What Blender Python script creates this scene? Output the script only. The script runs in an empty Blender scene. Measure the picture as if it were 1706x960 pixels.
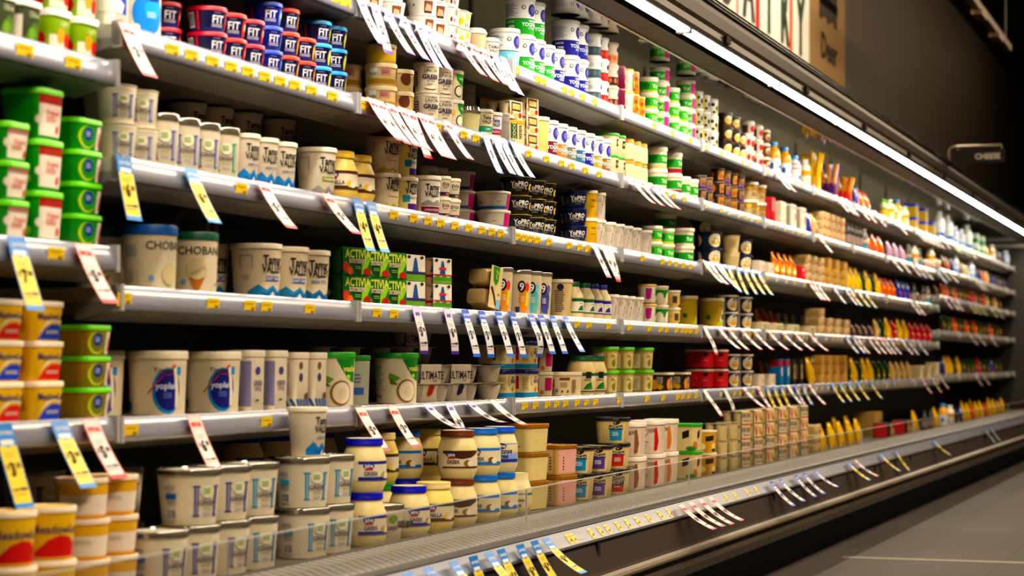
import bpy, math, random
from mathutils import Vector, Matrix
random.seed(7)
R = math.radians
SC = bpy.context.scene
COL = SC.collection
# ------------------------------------------------------------------ camera model (measured from the photograph, metres)
F = 3450.0; VPX = 2070.0; HY = 605.0
PHI = math.atan((VPX - 853) / F); SN = math.sin(PHI); CS = math.cos(PHI)
W = 1.25                      # bay width
D = 2.254; XC = -3.8433; EYE = 0.93
def zd(px, y=0.0): return F * (D + y) / (CS * (VPX - px))
def X_at(px, y=0.0): return XC + (zd(px, y) - (D + y) * SN) / CS
def proj(X, y, z):
    L = D + y; zz = (X - XC) * CS + L * SN
    return VPX - F * L / (CS * zz), HY - F * (z - EYE) / zz, zz
def Hz(r, y=0.0): return EYE + r * (D + y) / CS     # height from the ratio (605-y)/(2070-x)
# ------------------------------------------------------------------ materials
MATS = {}
def lin(c): return tuple(((v / 12.92) if v <= .04045 else ((v + .055) / 1.055) ** 2.4) for v in c)
def hexc(h):
    h = h.lstrip('#'); c = lin(tuple(int(h[i:i + 2], 16) / 255 for i in (0, 2, 4)))
    g = .3 * c[0] + .59 * c[1] + .11 * c[2]; return tuple(min(1, max(.0015, g + (v - g) * 1.22)) for v in c)
def M(h, kind='p'):
    key = (h, kind)
    if key in MATS: return MATS[key]
    m = bpy.data.materials.new('surface_' + h.strip('#') + '_' + kind); m.use_nodes = True
    nt = m.node_tree; b = nt.nodes['Principled BSDF']; col = hexc(h)
    rough, metal, spec = {'p': (.38, 0, .5), 'g': (.16, 0, .5), 'f': (.7, 0, .3), 'm': (.32, 1, .5), 'x': (.12, 1, .5), 'd': (.6, 0, .2)}.get(kind, (.4, 0, .5))
    n = nt.nodes.new('ShaderNodeTexNoise'); n.inputs['Scale'].default_value = 35.0; n.inputs['Detail'].default_value = 1.0
    tc = nt.nodes.new('ShaderNodeTexCoord'); nt.links.new(tc.outputs['Object'], n.inputs['Vector'])
    mx = nt.nodes.new('ShaderNodeMix'); mx.data_type = 'RGBA'
    mx.inputs[6].default_value = (*[c * .93 for c in col], 1); mx.inputs[7].default_value = (*[min(1, c * 1.05) for c in col], 1)
    nt.links.new(n.outputs['Fac'], mx.inputs[0]); nt.links.new(mx.outputs[2], b.inputs['Base Color'])
    b.inputs['Roughness'].default_value = rough; b.inputs['Metallic'].default_value = metal
    b.inputs['Specular IOR Level'].default_value = spec
    MATS[key] = m; return m
def M_clear(name, tint=(1, 1, 1), amt=.12, rough=.05, gl=1.0, milky=True):
    if name in MATS: return MATS[name]
    m = bpy.data.materials.new(name); m.use_nodes = True; nt = m.node_tree
    for nn in list(nt.nodes):
        if nn.type != 'OUTPUT_MATERIAL': nt.nodes.remove(nn)
    out = [q for q in nt.nodes if q.type == 'OUTPUT_MATERIAL'][0]
    tr = nt.nodes.new('ShaderNodeBsdfTransparent'); tr.inputs[0].default_value = (*tint, 1)
    gb = nt.nodes.new('ShaderNodeBsdfPrincipled' if milky else 'ShaderNodeBsdfGlossy'); gb.inputs[0].default_value = (.85, .85, .85, 1); gb.inputs['Roughness'].default_value = rough
    mix = nt.nodes.new('ShaderNodeMixShader')
    fr = nt.nodes.new('ShaderNodeFresnel'); fr.inputs[0].default_value = 1.45
    no = nt.nodes.new('ShaderNodeTexNoise'); no.inputs['Scale'].default_value = 12
    ma = nt.nodes.new('ShaderNodeMath'); ma.operation = 'MULTIPLY_ADD'; ma.inputs[1].default_value = gl; ma.inputs[2].default_value = amt
    mb = nt.nodes.new('ShaderNodeMath'); mb.operation = 'MULTIPLY_ADD'; mb.inputs[1].default_value = .04
    nt.links.new(no.outputs[0], mb.inputs[0]); nt.links.new(ma.outputs[0], mb.inputs[2])
    nt.links.new(fr.outputs[0], ma.inputs[0]); nt.links.new(mb.outputs[0], mix.inputs[0])
    nt.links.new(tr.outputs[0], mix.inputs[1]); nt.links.new(gb.outputs[0], mix.inputs[2]); nt.links.new(mix.outputs[0], out.inputs[0])
    MATS[name] = m; return m
def M_emit(name, col, s):
    m = bpy.data.materials.new(name); m.use_nodes = True; b = m.node_tree.nodes['Principled BSDF']
    b.inputs['Base Color'].default_value = (*col, 1); b.inputs['Emission Color'].default_value = (*col, 1); b.inputs['Emission Strength'].default_value = s
    return m
# ------------------------------------------------------------------ mesh builder
class MB:
    def __init__(s): s.v = []; s.f = []; s.m = []; s.mats = []; s.flat = set()
    def mi(s, mat):
        if mat not in s.mats: s.mats.append(mat)
        return s.mats.index(mat)
    def add(s, vs, fs, mat):
        o = len(s.v); i = s.mi(mat); s.v += [tuple(p) for p in vs]
        for f in fs: s.f.append(tuple(k + o for k in f)); s.m.append(i)
    def box(s, x0, x1, y0, y1, z0, z1, mat):
        v = [(x, y, z) for z in (z0, z1) for y in (y0, y1) for x in (x0, x1)]
        s.add(v, [(0, 2, 3, 1), (4, 5, 7, 6), (0, 1, 5, 4), (2, 6, 7, 3), (0, 4, 6, 2), (1, 3, 7, 5)], mat)
    def extrude_x(s, prof, x0, x1, mat, closed=True, caps=True, n=1):
        k = len(prof); vs = []; fs = []
        for i in range(n + 1):
            x = x0 + (x1 - x0) * i / n; vs += [(x, p[0], p[1]) for p in prof]
        for i in range(n):
            for j in range(k if closed else k - 1):
                a = i * k + j; b = i * k + (j + 1) % k; fs.append((a, b, b + k, a + k))
        if caps and closed: fs += [tuple(range(k))[::-1], tuple(range(n * k, n * k + k))]
        s.add(vs, fs, mat)
    def tube(s, pts, r, mat, n=10):
        vs = []; fs = []; P = [Vector(p) for p in pts]
        for i, p in enumerate(P):
            t = (P[min(i + 1, len(P) - 1)] - P[max(i - 1, 0)]).normalized()
            u = t.cross(Vector((0, 0, 1)));
            if u.length < .01: u = t.cross(Vector((0, 1, 0)))
            u.normalize(); w = t.cross(u)
            vs += [p + (u * math.cos(2 * math.pi * k / n) + w * math.sin(2 * math.pi * k / n)) * r for k in range(n)]
        for i in range(len(P) - 1):
            for k in range(n):
                a = i * n + k; b = i * n + (k + 1) % n; fs.append((a, b, b + n, a + n))
        fs += [tuple(range(n))[::-1], tuple(range(len(vs) - n, len(vs)))]
        s.add(vs, fs, mat)
    def mesh(s, name, smooth=40):
        me = bpy.data.meshes.new(name); me.from_pydata(s.v, [], s.f); me.update()
        for m in s.mats: me.materials.append(m)
        me.polygons.foreach_set('material_index', s.m)
        if smooth:
            me.polygons.foreach_set('use_smooth', [True] * len(s.f)); me.set_sharp_from_angle(angle=R(smooth))
        me.update(); return me
    def obj(s, name, parent=None, smooth=40, loc=None):
        o = bpy.data.objects.new(name, s.mesh(name, smooth)); COL.objects.link(o); o.parent = parent
        if loc: o.location = loc
        return o
def empty(name, loc=(0, 0, 0), rz=0.0):
    o = bpy.data.objects.new(name, None); COL.objects.link(o); o.location = loc; o.rotation_euler = (0, 0, rz); o.empty_display_size = .05
    return o
def tag(o, label=None, cat=None, group=None, kind=None):
    if label: o['label'] = label
    if cat: o['category'] = cat
    if group: o['group'] = group
    if kind: o['kind'] = kind
    return o
# ------------------------------------------------------------------ lettering
TXT = {}
def text_mesh(s, bold=0.0):
    key = (s, bold)
    if key in TXT: return TXT[key]
    c = bpy.data.curves.new('lettering', 'FONT'); c.body = s; c.size = 1.0; c.resolution_u = 2; c.align_x = 'CENTER'; c.offset = bold
    c.fill_mode = 'FRONT'
    o = bpy.data.objects.new('lettering', c); me = bpy.data.meshes.new_from_object(o)
    vs = [(v.co.x, v.co.y) for v in me.vertices]; fs = [tuple(p.vertices) for p in me.polygons]
    bpy.data.meshes.remove(me); bpy.data.objects.remove(o); bpy.data.curves.remove(c)
    ys = [v[1] for v in vs] or [0]; xs = [v[0] for v in vs] or [0]
    cy = .36; TXT[key] = (vs, fs, max(xs) - min(xs), cy); return TXT[key]
# art: 2-D printed shapes (centimetres), laid on a surface by wrap(u, v, layer) -> xyz
def paint(mb, art, wrap, step=.7):
    for li, e in enumerate(art):
        k = e[0]
        if k == 't':
            _, s, u, v, h, col = e[:6]; bold = e[6] if len(e) > 6 else .015; rot = e[7] if len(e) > 7 else 0; sx = e[8] if len(e) > 8 else 1
            vs, fs, wd, cy = text_mesh(s, round(bold * .45, 4)); q = h / .72; ca, sa = math.cos(R(rot)), math.sin(R(rot))
            pts = []
            for a, b in vs:
                a = a * q * sx; b = (b - cy) * q
                pts.append(wrap(u + a * ca - b * sa, v + a * sa + b * ca, li + 2))
            mb.add(pts, fs, M(col, 'f')); continue
        if k == 'bar':
            _, u, v, w, h = e[:5]; paint(mb, [('r', u - w / 2, v - h / 2, u + w / 2, v + h / 2, '#f0eee8')], lambda a, b, l: wrap(a, b, li), step)
            n = max(4, int(w / .22)); rr = random.Random(3)
            for i in range(n):
                x = u - w / 2 + w * (i + .3) / n
                paint(mb, [('r', x, v - h * .42, x + w / n * rr.choice((.3, .5, .7)), v + h * .42, '#22201e')], lambda a, b, l: wrap(a, b, li + 1), 9)
            continue
        if k == 'ln':
            _, u, v, w, h, n, col = e[:7]; rr = random.Random(n)
            for i in range(n):
                y = v + h / 2 - h * (i + .5) / n
                paint(mb, [('r', u - w / 2, y - h / n * .22, u - w / 2 + w * rr.uniform(.7, 1), y + h / n * .22, col)], lambda a, b, l: wrap(a, b, li + 1), step)
            continue
        if k == 'r': poly = [(e[1], e[2]), (e[3], e[2]), (e[3], e[4]), (e[1], e[4])]; col = e[5]
        elif k == 'e':
            n = 20; poly = [(e[1] + e[3] * math.cos(2 * math.pi * i / n), e[2] + e[4] * math.sin(2 * math.pi * i / n)) for i in range(n)]; col = e[5]
        else: poly = e[1]; col = e[2]
        us = [p[0] for p in poly]; u0, u1 = min(us), max(us)
        n = max(1, int(math.ceil((u1 - u0) / step)))
        cuts = sorted(set([round(u0 + (u1 - u0) * i / n, 4) for i in range(n + 1)] + [round(x, 4) for x in us]))
        cuts = [c for i, c in enumerate(cuts) if i == 0 or c - cuts[i - 1] > 1e-3]
        def span(u, side):
            u = min(max(u, u0), u1); uu = u + side * 1e-4; ys = []
            for i in range(len(poly)):
                a, b = poly[i], poly[(i + 1) % len(poly)]
                if (a[0] - uu) * (b[0] - uu) <= 0 and abs(a[0] - b[0]) > 1e-6:
                    ys.append(a[1] + (b[1] - a[1]) * (uu - a[0]) / (b[0] - a[0]))
            return (min(ys), max(ys)) if ys else (poly[0][1], poly[0][1])
        for i in range(len(cuts) - 1):
            a, b = cuts[i], cuts[i + 1]; la, ha = span(a, 1); lb, hb = span(b, -1)
            mb.add([wrap(a, la, li), wrap(b, lb, li), wrap(b, hb, li), wrap(a, ha, li)], [(0, 1, 2, 3)], M(col, 'f'))
# ------------------------------------------------------------------ packaging builder (centimetres in, metres out)
def rr_point(u, w, d, rc):
    """point on a rounded rectangle, u = arc length from the front centre towards +x; returns x,y,nx,ny"""
    a, b = w / 2 - rc, d / 2 - rc; q = math.pi * rc / 2
    segs = [a, q, 2 * b, q, 2 * a, q, 2 * b, q, a]; tot = sum(segs); u = u % tot
    cs = [(a, -b, -90), (a, b, 0), (-a, b, 90), (-a, -b, 180)]
    dirs = [(1, 0), (0, 1), (-1, 0), (0, -1), (1, 0)]
    starts = [(0, -d / 2), (w / 2, -b), (a, d / 2), (-w / 2, b), (-a, -d / 2)]
    nrm = [(0, -1), (1, 0), (0, 1), (-1, 0), (0, -1)]
    for i in range(9):
        if u <= segs[i] + 1e-9 or i == 8:
            if i % 2 == 0:
                j = i // 2; return starts[j][0] + dirs[j][0] * u, starts[j][1] + dirs[j][1] * u, nrm[j][0], nrm[j][1]
            cx, cy, a0 = cs[i // 2]; t = R(a0) + (u / rc if rc > 1e-6 else 0)
            return cx + rc * math.cos(t), cy + rc * math.sin(t), math.cos(t), math.sin(t)
        u -= segs[i]
def ring(w, d, rc, n):
    if abs(w - d) < 1e-6 and rc >= w / 2 - 1e-6:
        return [(w / 2 * math.cos(2 * math.pi * i / n), w / 2 * math.sin(2 * math.pi * i / n)) for i in range(n)]
    pts = []; rc = max(rc, .05)
    for cx, cy, a0 in ((w / 2 - rc, d / 2 - rc, 0), (-w / 2 + rc, d / 2 - rc, 90), (-w / 2 + rc, -d / 2 + rc, 180), (w / 2 - rc, -d / 2 + rc, 270)):
        m = max(2, n // 4 - 1)
        for i in range(m + 1):
            t = R(a0 + 90 * i / m); pts.append((cx + rc * math.cos(t), cy + rc * math.sin(t)))
    return pts
def loft(mb, w, d, rc, prof, mat, n=28, cap0=True, cap1=True, off=(0, 0)):
    """prof: list of (z, k) ; section scaled by k"""
    base = ring(w, d, rc, n); k = len(base); vs = []; fs = []
    for z, s in prof: vs += [((x * s + off[0]) / 100, (y * s + off[1]) / 100, z / 100) for x, y in base]
    for i in range(len(prof) - 1):
        for j in range(k):
            a = i * k + j; b = i * k + (j + 1) % k; fs.append((a, b, b + k, a + k))
    if cap0: fs.append(tuple(range(k))[::-1])
    if cap1: fs.append(tuple(range(len(vs) - k, len(vs))))
    mb.add(vs, fs, mat)
def make_wrap(w, d, rc, prof, rot=0.0, off=(0, 0), lift=.05):
    zs = [p[0] for p in prof]; rot = rot / 360 * (2 * (w + d) - 8 * rc + 2 * math.pi * rc)
    def kz(v):
        if v <= zs[0]: return prof[0][1]
        for (z0, k0), (z1, k1) in zip(prof, prof[1:]):
            if v <= z1: return k0 + (k1 - k0) * (v - z0) / max(z1 - z0, 1e-6)
        return prof[-1][1]
    def wrap(u, v, l):
        x, y, nx, ny = rr_point(u - rot, w, d, rc); k = kz(v); o = lift + .022 * l
        return ((x * k + nx * o + off[0]) / 100, (y * k + ny * o + off[1]) / 100, v / 100)
    return wrap
# ================================================================== the setting and the display refrigerator
Z1, Z2, Z3, Z4, Z5, ZD = Hz(.409), Hz(.3005), Hz(.1825), Hz(.0672), Hz(-.0500), 0.45
XEND = 18.2; XSEC = X_at(1570)           # end panel; where the last section of shelving starts
XL = -1.25
BACK = .60
def floor_mat():
    m = bpy.data.materials.new('floor_tiles'); m.use_nodes = True; nt = m.node_tree; b = nt.nodes['Principled BSDF']
    tc = nt.nodes.new('ShaderNodeTexCoord'); br = nt.nodes.new('ShaderNodeTexBrick'); mp = nt.nodes.new('ShaderNodeMapping')
    mp.inputs['Rotation'].default_value = (0, 0, R(90)); mp.inputs['Location'].default_value = (0, -.02, 0)
    nt.links.new(tc.outputs['Object'], mp.inputs[0]); nt.links.new(mp.outputs[0], br.inputs[0])
    br.inputs['Color1'].default_value = (.125, .108, .095, 1); br.inputs['Color2'].default_value = (.140, .122, .107, 1); br.inputs['Mortar'].default_value = (.095, .083, .073, 1)
    br.inputs['Scale'].default_value = 1; br.inputs['Brick Width'].default_value = 1.2; br.inputs['Row Height'].default_value = .6; br.inputs['Mortar Size'].default_value = .003
    br.offset = 0
    no = nt.nodes.new('ShaderNodeTexNoise'); no.inputs['Scale'].default_value = 3; no.inputs['Detail'].default_value = 6
    mx = nt.nodes.new('ShaderNodeMix'); mx.data_type = 'RGBA'; mx.blend_type = 'MULTIPLY'; mx.inputs[0].default_value = .45
    nt.links.new(br.outputs[0], mx.inputs[6]); nt.links.new(no.outputs['Fac'], mx.inputs[7]); nt.links.new(mx.outputs[2], b.inputs['Base Color'])
    b.inputs['Roughness'].default_value = .75; b.inputs['Specular IOR Level'].default_value = .15; return m
def wood_mat():
    m = bpy.data.materials.new('dark_timber_cladding'); m.use_nodes = True; nt = m.node_tree; b = nt.nodes['Principled BSDF']
    tc = nt.nodes.new('ShaderNodeTexCoord'); mp = nt.nodes.new('ShaderNodeMapping'); mp.inputs['Scale'].default_value = (9, 1, .35)
    no = nt.nodes.new('ShaderNodeTexNoise'); no.inputs['Scale'].default_value = 1.6; no.inputs['Detail'].default_value = 8
    wv = nt.nodes.new('ShaderNodeTexWave'); wv.inputs['Scale'].default_value = .9; wv.bands_direction = 'X'; wv.wave_profile = 'SAW'; wv.inputs['Distortion'].default_value = 0
    nt.links.new(tc.outputs['Object'], mp.inputs[0]); nt.links.new(mp.outputs[0], no.inputs[0]); nt.links.new(tc.outputs['Object'], wv.inputs[0])
    cr = nt.nodes.new('ShaderNodeValToRGB'); cr.color_ramp.elements[0].color = (.016, .010, .005, 1); cr.color_ramp.elements[1].color = (.070, .044, .023, 1)
    c2 = nt.nodes.new('ShaderNodeValToRGB'); c2.color_ramp.elements[0].color = (.25, .25, .25, 1); c2.color_ramp.elements[0].position = .0; c2.color_ramp.elements[1].color = (1, 1, 1, 1); c2.color_ramp.elements[1].position = .06
    mx = nt.nodes.new('ShaderNodeMix'); mx.data_type = 'RGBA'; mx.blend_type = 'MULTIPLY'; mx.inputs[0].default_value = 1
    nt.links.new(no.outputs['Fac'], cr.inputs[0]); nt.links.new(wv.outputs['Fac'], c2.inputs[0])
    nt.links.new(cr.outputs[0], mx.inputs[6]); nt.links.new(c2.outputs[0], mx.inputs[7]); nt.links.new(mx.outputs[2], b.inputs['Base Color'])
    b.inputs['Roughness'].default_value = .6; return m
mb = MB(); mb.box(-8, 42, -9, 1.02, -.1, 0, floor_mat()); o = mb.obj('floor', smooth=0); tag(o, kind='structure')
mb = MB(); mb.box(-8, 42, 1.0, 1.1, 0, 5.2, wood_mat()); o = mb.obj('wall_back', smooth=0); tag(o, kind='structure')
mb = MB(); mb.box(42, 42.1, -9, 1.1, 0, 5.2, M('#1c140e', 'd')); o = mb.obj('wall_right', smooth=0); tag(o, kind='structure')
mb = MB(); mb.box(-8, 42, -9, 1.1, 5.2, 5.3, M('#15110e', 'd')); o = mb.obj('ceiling', smooth=0); tag(o, kind='structure')
# pale line across the floor tiles
xs = 6.02; mb = MB(); mb.box(xs - .045, xs + .045, -9, -.45, .0, .0022, M('#8d8378', 'f')); o = mb.obj('floor_line', smooth=0)
tag(o, 'pale grey line crossing the dark floor tiles', 'floor line')
# --- refrigerator ------------------------------------------------------------------------------
FR = tag(empty('display_refrigerator', (0, 0, 0)), 'long open-front supermarket display refrigerator with dark base and lit canopy', 'refrigerator')
GREY = M('#8f8b86', 'p')
def back_mat():
    m = bpy.data.materials.new('slotted_back_panel'); m.use_nodes = True; nt = m.node_tree; b = nt.nodes['Principled BSDF']
    tc = nt.nodes.new('ShaderNodeTexCoord'); mp = nt.nodes.new('ShaderNodeMapping'); mp.inputs['Rotation'].default_value = (R(90), 0, 0)
    br = nt.nodes.new('ShaderNodeTexBrick'); br.inputs['Scale'].default_value = 1; br.inputs['Brick Width'].default_value = .045; br.inputs['Row Height'].default_value = .028; br.inputs['Mortar Size'].default_value = .0095
    br.inputs['Color1'].default_value = (.02, .018, .016, 1); br.inputs['Color2'].default_value = (.02, .018, .016, 1); br.inputs['Mortar'].default_value = (.045, .041, .036, 1)  # dark tone puts the shade between the shelves into the colour
    nt.links.new(tc.outputs['Object'], mp.inputs[0]); nt.links.new(mp.outputs[0], br.inputs[0]); nt.links.new(br.outputs[0], b.inputs['Base Color'])
    b.inputs['Roughness'].default_value = .5; return m
mb = MB(); mb.box(XL, XEND, BACK, BACK + .05, ZD, Z1 - .02, back_mat()); mb.obj('back_panel', FR, 0)
YB = -.09; ZB = EYE + .545 * (D + YB) / CS; ZB0 = ZB - .01
mb = MB(); mb.box(XL, XEND, BACK, BACK + .05, Z1 - .02, ZB, M('#a8a28a', 'p'))  # same back wall, paler: light under the canopy put into the colour
for i in range(15): mb.box(i * W - .012, i * W + .012, BACK - .012, BACK, Z1 + .035, ZB0, M('#6f6b5e', 'p'))
mb.obj('upper_back_panel', FR, 0)

YLED = -.262; ZLED = EYE + .594 * (D + YLED) / CS
def mirror_mat():
    m = bpy.data.materials.new('glossy_metal_ceiling'); m.use_nodes = True; nt = m.node_tree; b = nt.nodes['Principled BSDF']
    no = nt.nodes.new('ShaderNodeTexNoise'); no.inputs['Scale'].default_value = 6
    cr = nt.nodes.new('ShaderNodeValToRGB'); cr.color_ramp.elements[0].color = (.40, .385, .335, 1); cr.color_ramp.elements[1].color = (.46, .44, .39, 1)
    nt.links.new(no.outputs['Fac'], cr.inputs[0]); nt.links.new(cr.outputs[0], b.inputs['Base Color'])
    b.inputs['Metallic'].default_value = 1; b.inputs['Roughness'].default_value = .07; return m
mb = MB(); mb.box(XL, XEND, YB, BACK + .05, ZB, ZB + .02, mirror_mat()); mb.obj('inner_ceiling', FR, 0)
mb = MB(); mb.extrude_x([(YB - .004, ZB - .004), (YB + .006, ZB - .006), (YB + .006, ZB + .01), (YB - .004, ZB + .01)], XL, XEND, M('#a9a69c', 'm')); mb.obj('soffit_edge_trim', FR, 0)
ys, zs = YLED + .034, EYE + .577 * (D + YLED + .034) / CS
mb = MB(); mb.extrude_x([(YB - .004, ZB), (ys, zs), (ys + .004, zs + .002), (YB - .004, ZB + .02)], XL, XEND, M('#5b544a', 'd')); mb.obj('canopy_soffit', FR, 0)
# light fittings along the front of the soffit
LEDM = M_emit('led_diffuser', (.93, 1.0, .92), 9.0)
seg = 1.6; x = XL + .2; k = 0
while x < XEND - .3:
    x1 = min(x + seg, XEND - .2)
    lt = tag(empty('canopy_light', ((x + x1) / 2, YLED, ZLED)), None, 'light fitting')
    mb = MB(); a = (x1 - x) / 2
    mb.extrude_x([(-.026, .012), (.026, .018), (.026, .026), (-.026, .022)], -a, a, M('#b9b6ae', 'p')); mb.obj('fitting_housing', lt, 0)
    mb = MB(); mb.extrude_x([(-.026, .012), (-.029, .002), (-.012, -.007), (.012, -.005), (.025, .004), (.025, .016)], -a + .018, a - .018, LEDM); mb.obj('diffuser', lt, 60)
    for sx in (-1, 1):
        mb = MB(); mb.box(min(sx * (a - .018), sx * a), max(sx * (a - .018), sx * a), -.026, .026, -.006, .011, M('#8a877f', 'p')); mb.obj('end_cap', lt, 0)
    L = bpy.data.lights.new('canopy_light_lamp', 'AREA'); L.shape = 'RECTANGLE'; L.size = x1 - x; L.size_y = .05; L.energy = 6.8 * (x1 - x); L.color = (1.0, .90, .74)
    lo = bpy.data.objects.new('canopy_light_lamp', L); COL.objects.link(lo); lo.location = ((x + x1) / 2, YLED + .002, ZLED - .012); lo.rotation_euler = (R(-18), 0, 0); lo.rotation_euler.x = R(16)
    lt['_k'] = k; k += 1; x = x1 + .004
LIGHTS = [o for o in COL.objects if o.name.startswith('canopy_light') and o.type == 'EMPTY']
LIGHTS.sort(key=lambda o: o.location.x)
for i, o in enumerate(LIGHTS):
    del o['_k']
    px = proj(o.location.x, YLED, ZLED)[0]
    nth = ['first', 'second', 'third', 'fourth', 'fifth', 'sixth', 'seventh', 'eighth', 'ninth', 'tenth', 'eleventh', 'twelfth', 'thirteenth'][min(12, len(LIGHTS) - 1 - i)]
    o['label'] = f'white tube light under the canopy edge, {nth} counting from the far end'
    o['group'] = 'tube lights along the canopy'
# fascia: dark folded front of the canopy with chrome trim
def fr(r, y): return (y, EYE + r * (D + y) / CS)
BRZ = M('#3a322b', 'p')
mb = MB(); mb.extrude_x([fr(.609, -.306), fr(.618, -.310), fr(.630, -.306), fr(.640, -.314), fr(.662, -.316), fr(.672, -.310), fr(.680, -.316), (-.298, fr(.680, -.316)[1]), (-.298, fr(.609, -.306)[1])], XL, XEND + .3, BRZ); mb.obj('canopy_fascia', FR, 0)
mb = MB(); zt = fr(.680, -.316)[1]; mb.box(XL, XEND + .3, -.297, BACK + .05, zt - .006, zt - .001, M('#2b2622', 'd')); mb.obj('canopy_top', FR, 0)
for rr in (.6815, .6872):
    mb = MB(); y, z = fr(rr, -.320); mb.extrude_x([(y + .006 * math.cos(R(a)), z + .0075 * math.sin(R(a))) for a in range(0, 360, 45)], XL, XEND + .3, M('#cfd3cd', 'x')); mb.obj('canopy_trim', FR, 30)
for i in range(12):
    mb = MB(); xx = 1.0 + i * 1.6; mb.box(xx, xx + .07, -.322, -.31, fr(.618, -.31)[1], fr(.632, -.31)[1], M('#191613', 'd')); mb.obj('canopy_clip', FR, 0)
# deck, air grille, price rail, base, bumper, kick plate
YT = -.39; ZT = EYE - .2484 * (D + YT) / CS
YG0 = -.374; ZG = EYE - .239 * (D + YG0) / CS
mb = MB(); mb.box(XL, XEND, -.15, BACK, ZD - .03, ZD, M('#77726a', 'p')); mb.box(XL, XEND, -.153, -.147, ZD - .03, ZD + .012, M('#9a958c', 'm')); mb.obj('deck', FR, 0)
def grille_mat():
    m = bpy.data.materials.new('slotted_air_grille'); m.use_nodes = True; nt = m.node_tree; b = nt.nodes['Principled BSDF']
    tc = nt.nodes.new('ShaderNodeTexCoord'); mp = nt.nodes.new('ShaderNodeMapping'); mp.inputs['Rotation'].default_value = (0, 0, R(90))
    br = nt.nodes.new('ShaderNodeTexBrick'); br.inputs['Scale'].default_value = 1; br.inputs['Brick Width'].default_value = .036; br.inputs['Row Height'].default_value = .021; br.inputs['Mortar Size'].default_value = .0048; br.inputs['Mortar Smooth'].default_value = 0
    br.inputs['Color1'].default_value = (.012, .010, .009, 1); br.inputs['Color2'].default_value = (.016, .013, .011, 1); br.inputs['Mortar'].default_value = (.52, .48, .44, 1)
    nt.links.new(tc.outputs['Object'], mp.inputs[0]); nt.links.new(mp.outputs[0], br.inputs[0]); nt.links.new(br.outputs[0], b.inputs['Base Color'])
    b.inputs['Roughness'].default_value = .5; b.inputs['Specular IOR Level'].default_value = .2; return m
x = XL; GM = grille_mat()
while x < XEND - .1:
    x1 = min(x + .905, XEND); mb = MB()
    mb.extrude_x([(YG0, ZG), (-.262, ZG + .006), (-.258, ZG + .006), (-.152, ZG + .002), (-.152, ZG - .02), (YG0, ZG - .02)], x, x1 - .004, GM); mb.obj('air_grille', FR, 0); x = x1
def railmat(name, c0, c1, rough):
    m = bpy.data.materials.new(name); m.use_nodes = True; nt = m.node_tree; b = nt.nodes['Principled BSDF']
    tc = nt.nodes.new('ShaderNodeTexCoord'); no = nt.nodes.new('ShaderNodeTexNoise'); mp = nt.nodes.new('ShaderNodeMapping'); mp.inputs['Scale'].default_value = (3, 20, 20); no.inputs['Scale'].default_value = 1.5
    nt.links.new(tc.outputs['Object'], mp.inputs[0]); nt.links.new(mp.outputs[0], no.inputs[0])
    cr = nt.nodes.new('ShaderNodeValToRGB'); cr.color_ramp.elements[0].color = (*c0, 1); cr.color_ramp.elements[1].color = (*c1, 1)
    nt.links.new(no.outputs['Fac'], cr.inputs[0]); nt.links.new(cr.outputs[0], b.inputs['Base Color']); b.inputs['Roughness'].default_value = rough
    bp = nt.nodes.new('ShaderNodeBump'); bp.inputs['Strength'].default_value = .25; bp.inputs['Distance'].default_value = .004; nt.links.new(no.outputs['Fac'], bp.inputs['Height']); nt.links.new(bp.outputs[0], b.inputs['Normal'])
    b.inputs['Coat Weight'].default_value = .6; b.inputs['Coat Roughness'].default_value = .12
    return m
RAIL = railmat('clear_fronted_price_rail', (.21, .215, .265), (.29, .295, .355), .28)
mb = MB(); mb.extrude_x([(YT + .012, ZT + .002), (YT, ZT), (YT - .032, ZT - .038), (YT - .030, ZT - .046), (YT + .012, ZT - .046)], XL, XEND, RAIL); mb.obj('deck_price_rail', FR, 0)
mb = MB(); mb.extrude_x([(YT + .016, ZG - .0), (YT + .010, ZT + .004), (YT + .002, ZT + .003), (YT + .002, ZT - .02), (YT + .016, ZT - .02)], XL, XEND, M('#2a2725', 'p')); mb.obj('deck_lip', FR, 0)
YBM = -.462; ZBM = EYE - .343 * (D + YBM) / CS
DK = M('#4c443e', 'p')
mb = MB(); mb.extrude_x([(YT + .005, ZT - .04), (YT - .018, ZT - .048), (YBM + .03, ZBM + .02), (YBM + .03, ZBM - .02), (YT + .1, ZBM - .02), (YT + .1, ZT - .04)], XL, XEND + .3, DK); mb.obj('front_panel', FR, 0)
mb = MB(); mb.extrude_x([(YBM + .028, ZBM + .012), (YBM + .004, ZBM + .009), (YBM, ZBM), (YBM + .004, ZBM - .009), (YBM + .028, ZBM - .015)], XL, XEND + .3, M('#8f8474', 'p')); mb.obj('bumper_rail', FR, 30)
mb = MB(); mb.extrude_x([(YBM + .03, ZBM - .015), (YBM + .012, ZBM - .05), (YBM + .03, ZBM - .085), (YBM + .10, ZBM - .115), (YT + .2, ZBM - .115), (YT + .2, ZBM - .015)], XL, XEND + .3, M('#463c32', 'p')); mb.obj('lower_bumper', FR, 30)
mb = MB(); mb.box(XL, XEND + .3, -.28, BACK + .05, .0, ZBM - .10, M('#0d0b0a', 'd')); mb.obj('kick_plate', FR, 0)
mb = MB(); mb.box(XL, XEND, BACK + .0, BACK + .05, 0, ZD, M('#0d0b0a', 'd')); mb.box(XL, XEND, -.15, BACK, ZBM - .1, ZD - .03, M('#0d0b0a', 'd')); mb.obj('base_cabinet', FR, 0)
for i in range(-1, 14):
    mb = MB(); xx = i * W + .9; mb.box(xx - .012, xx + .012, YT - .030, YT - .01, ZBM + .02, ZT - .05, M('#211d1b', 'p')); mb.obj('panel_joint_strip', FR, 0)
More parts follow.
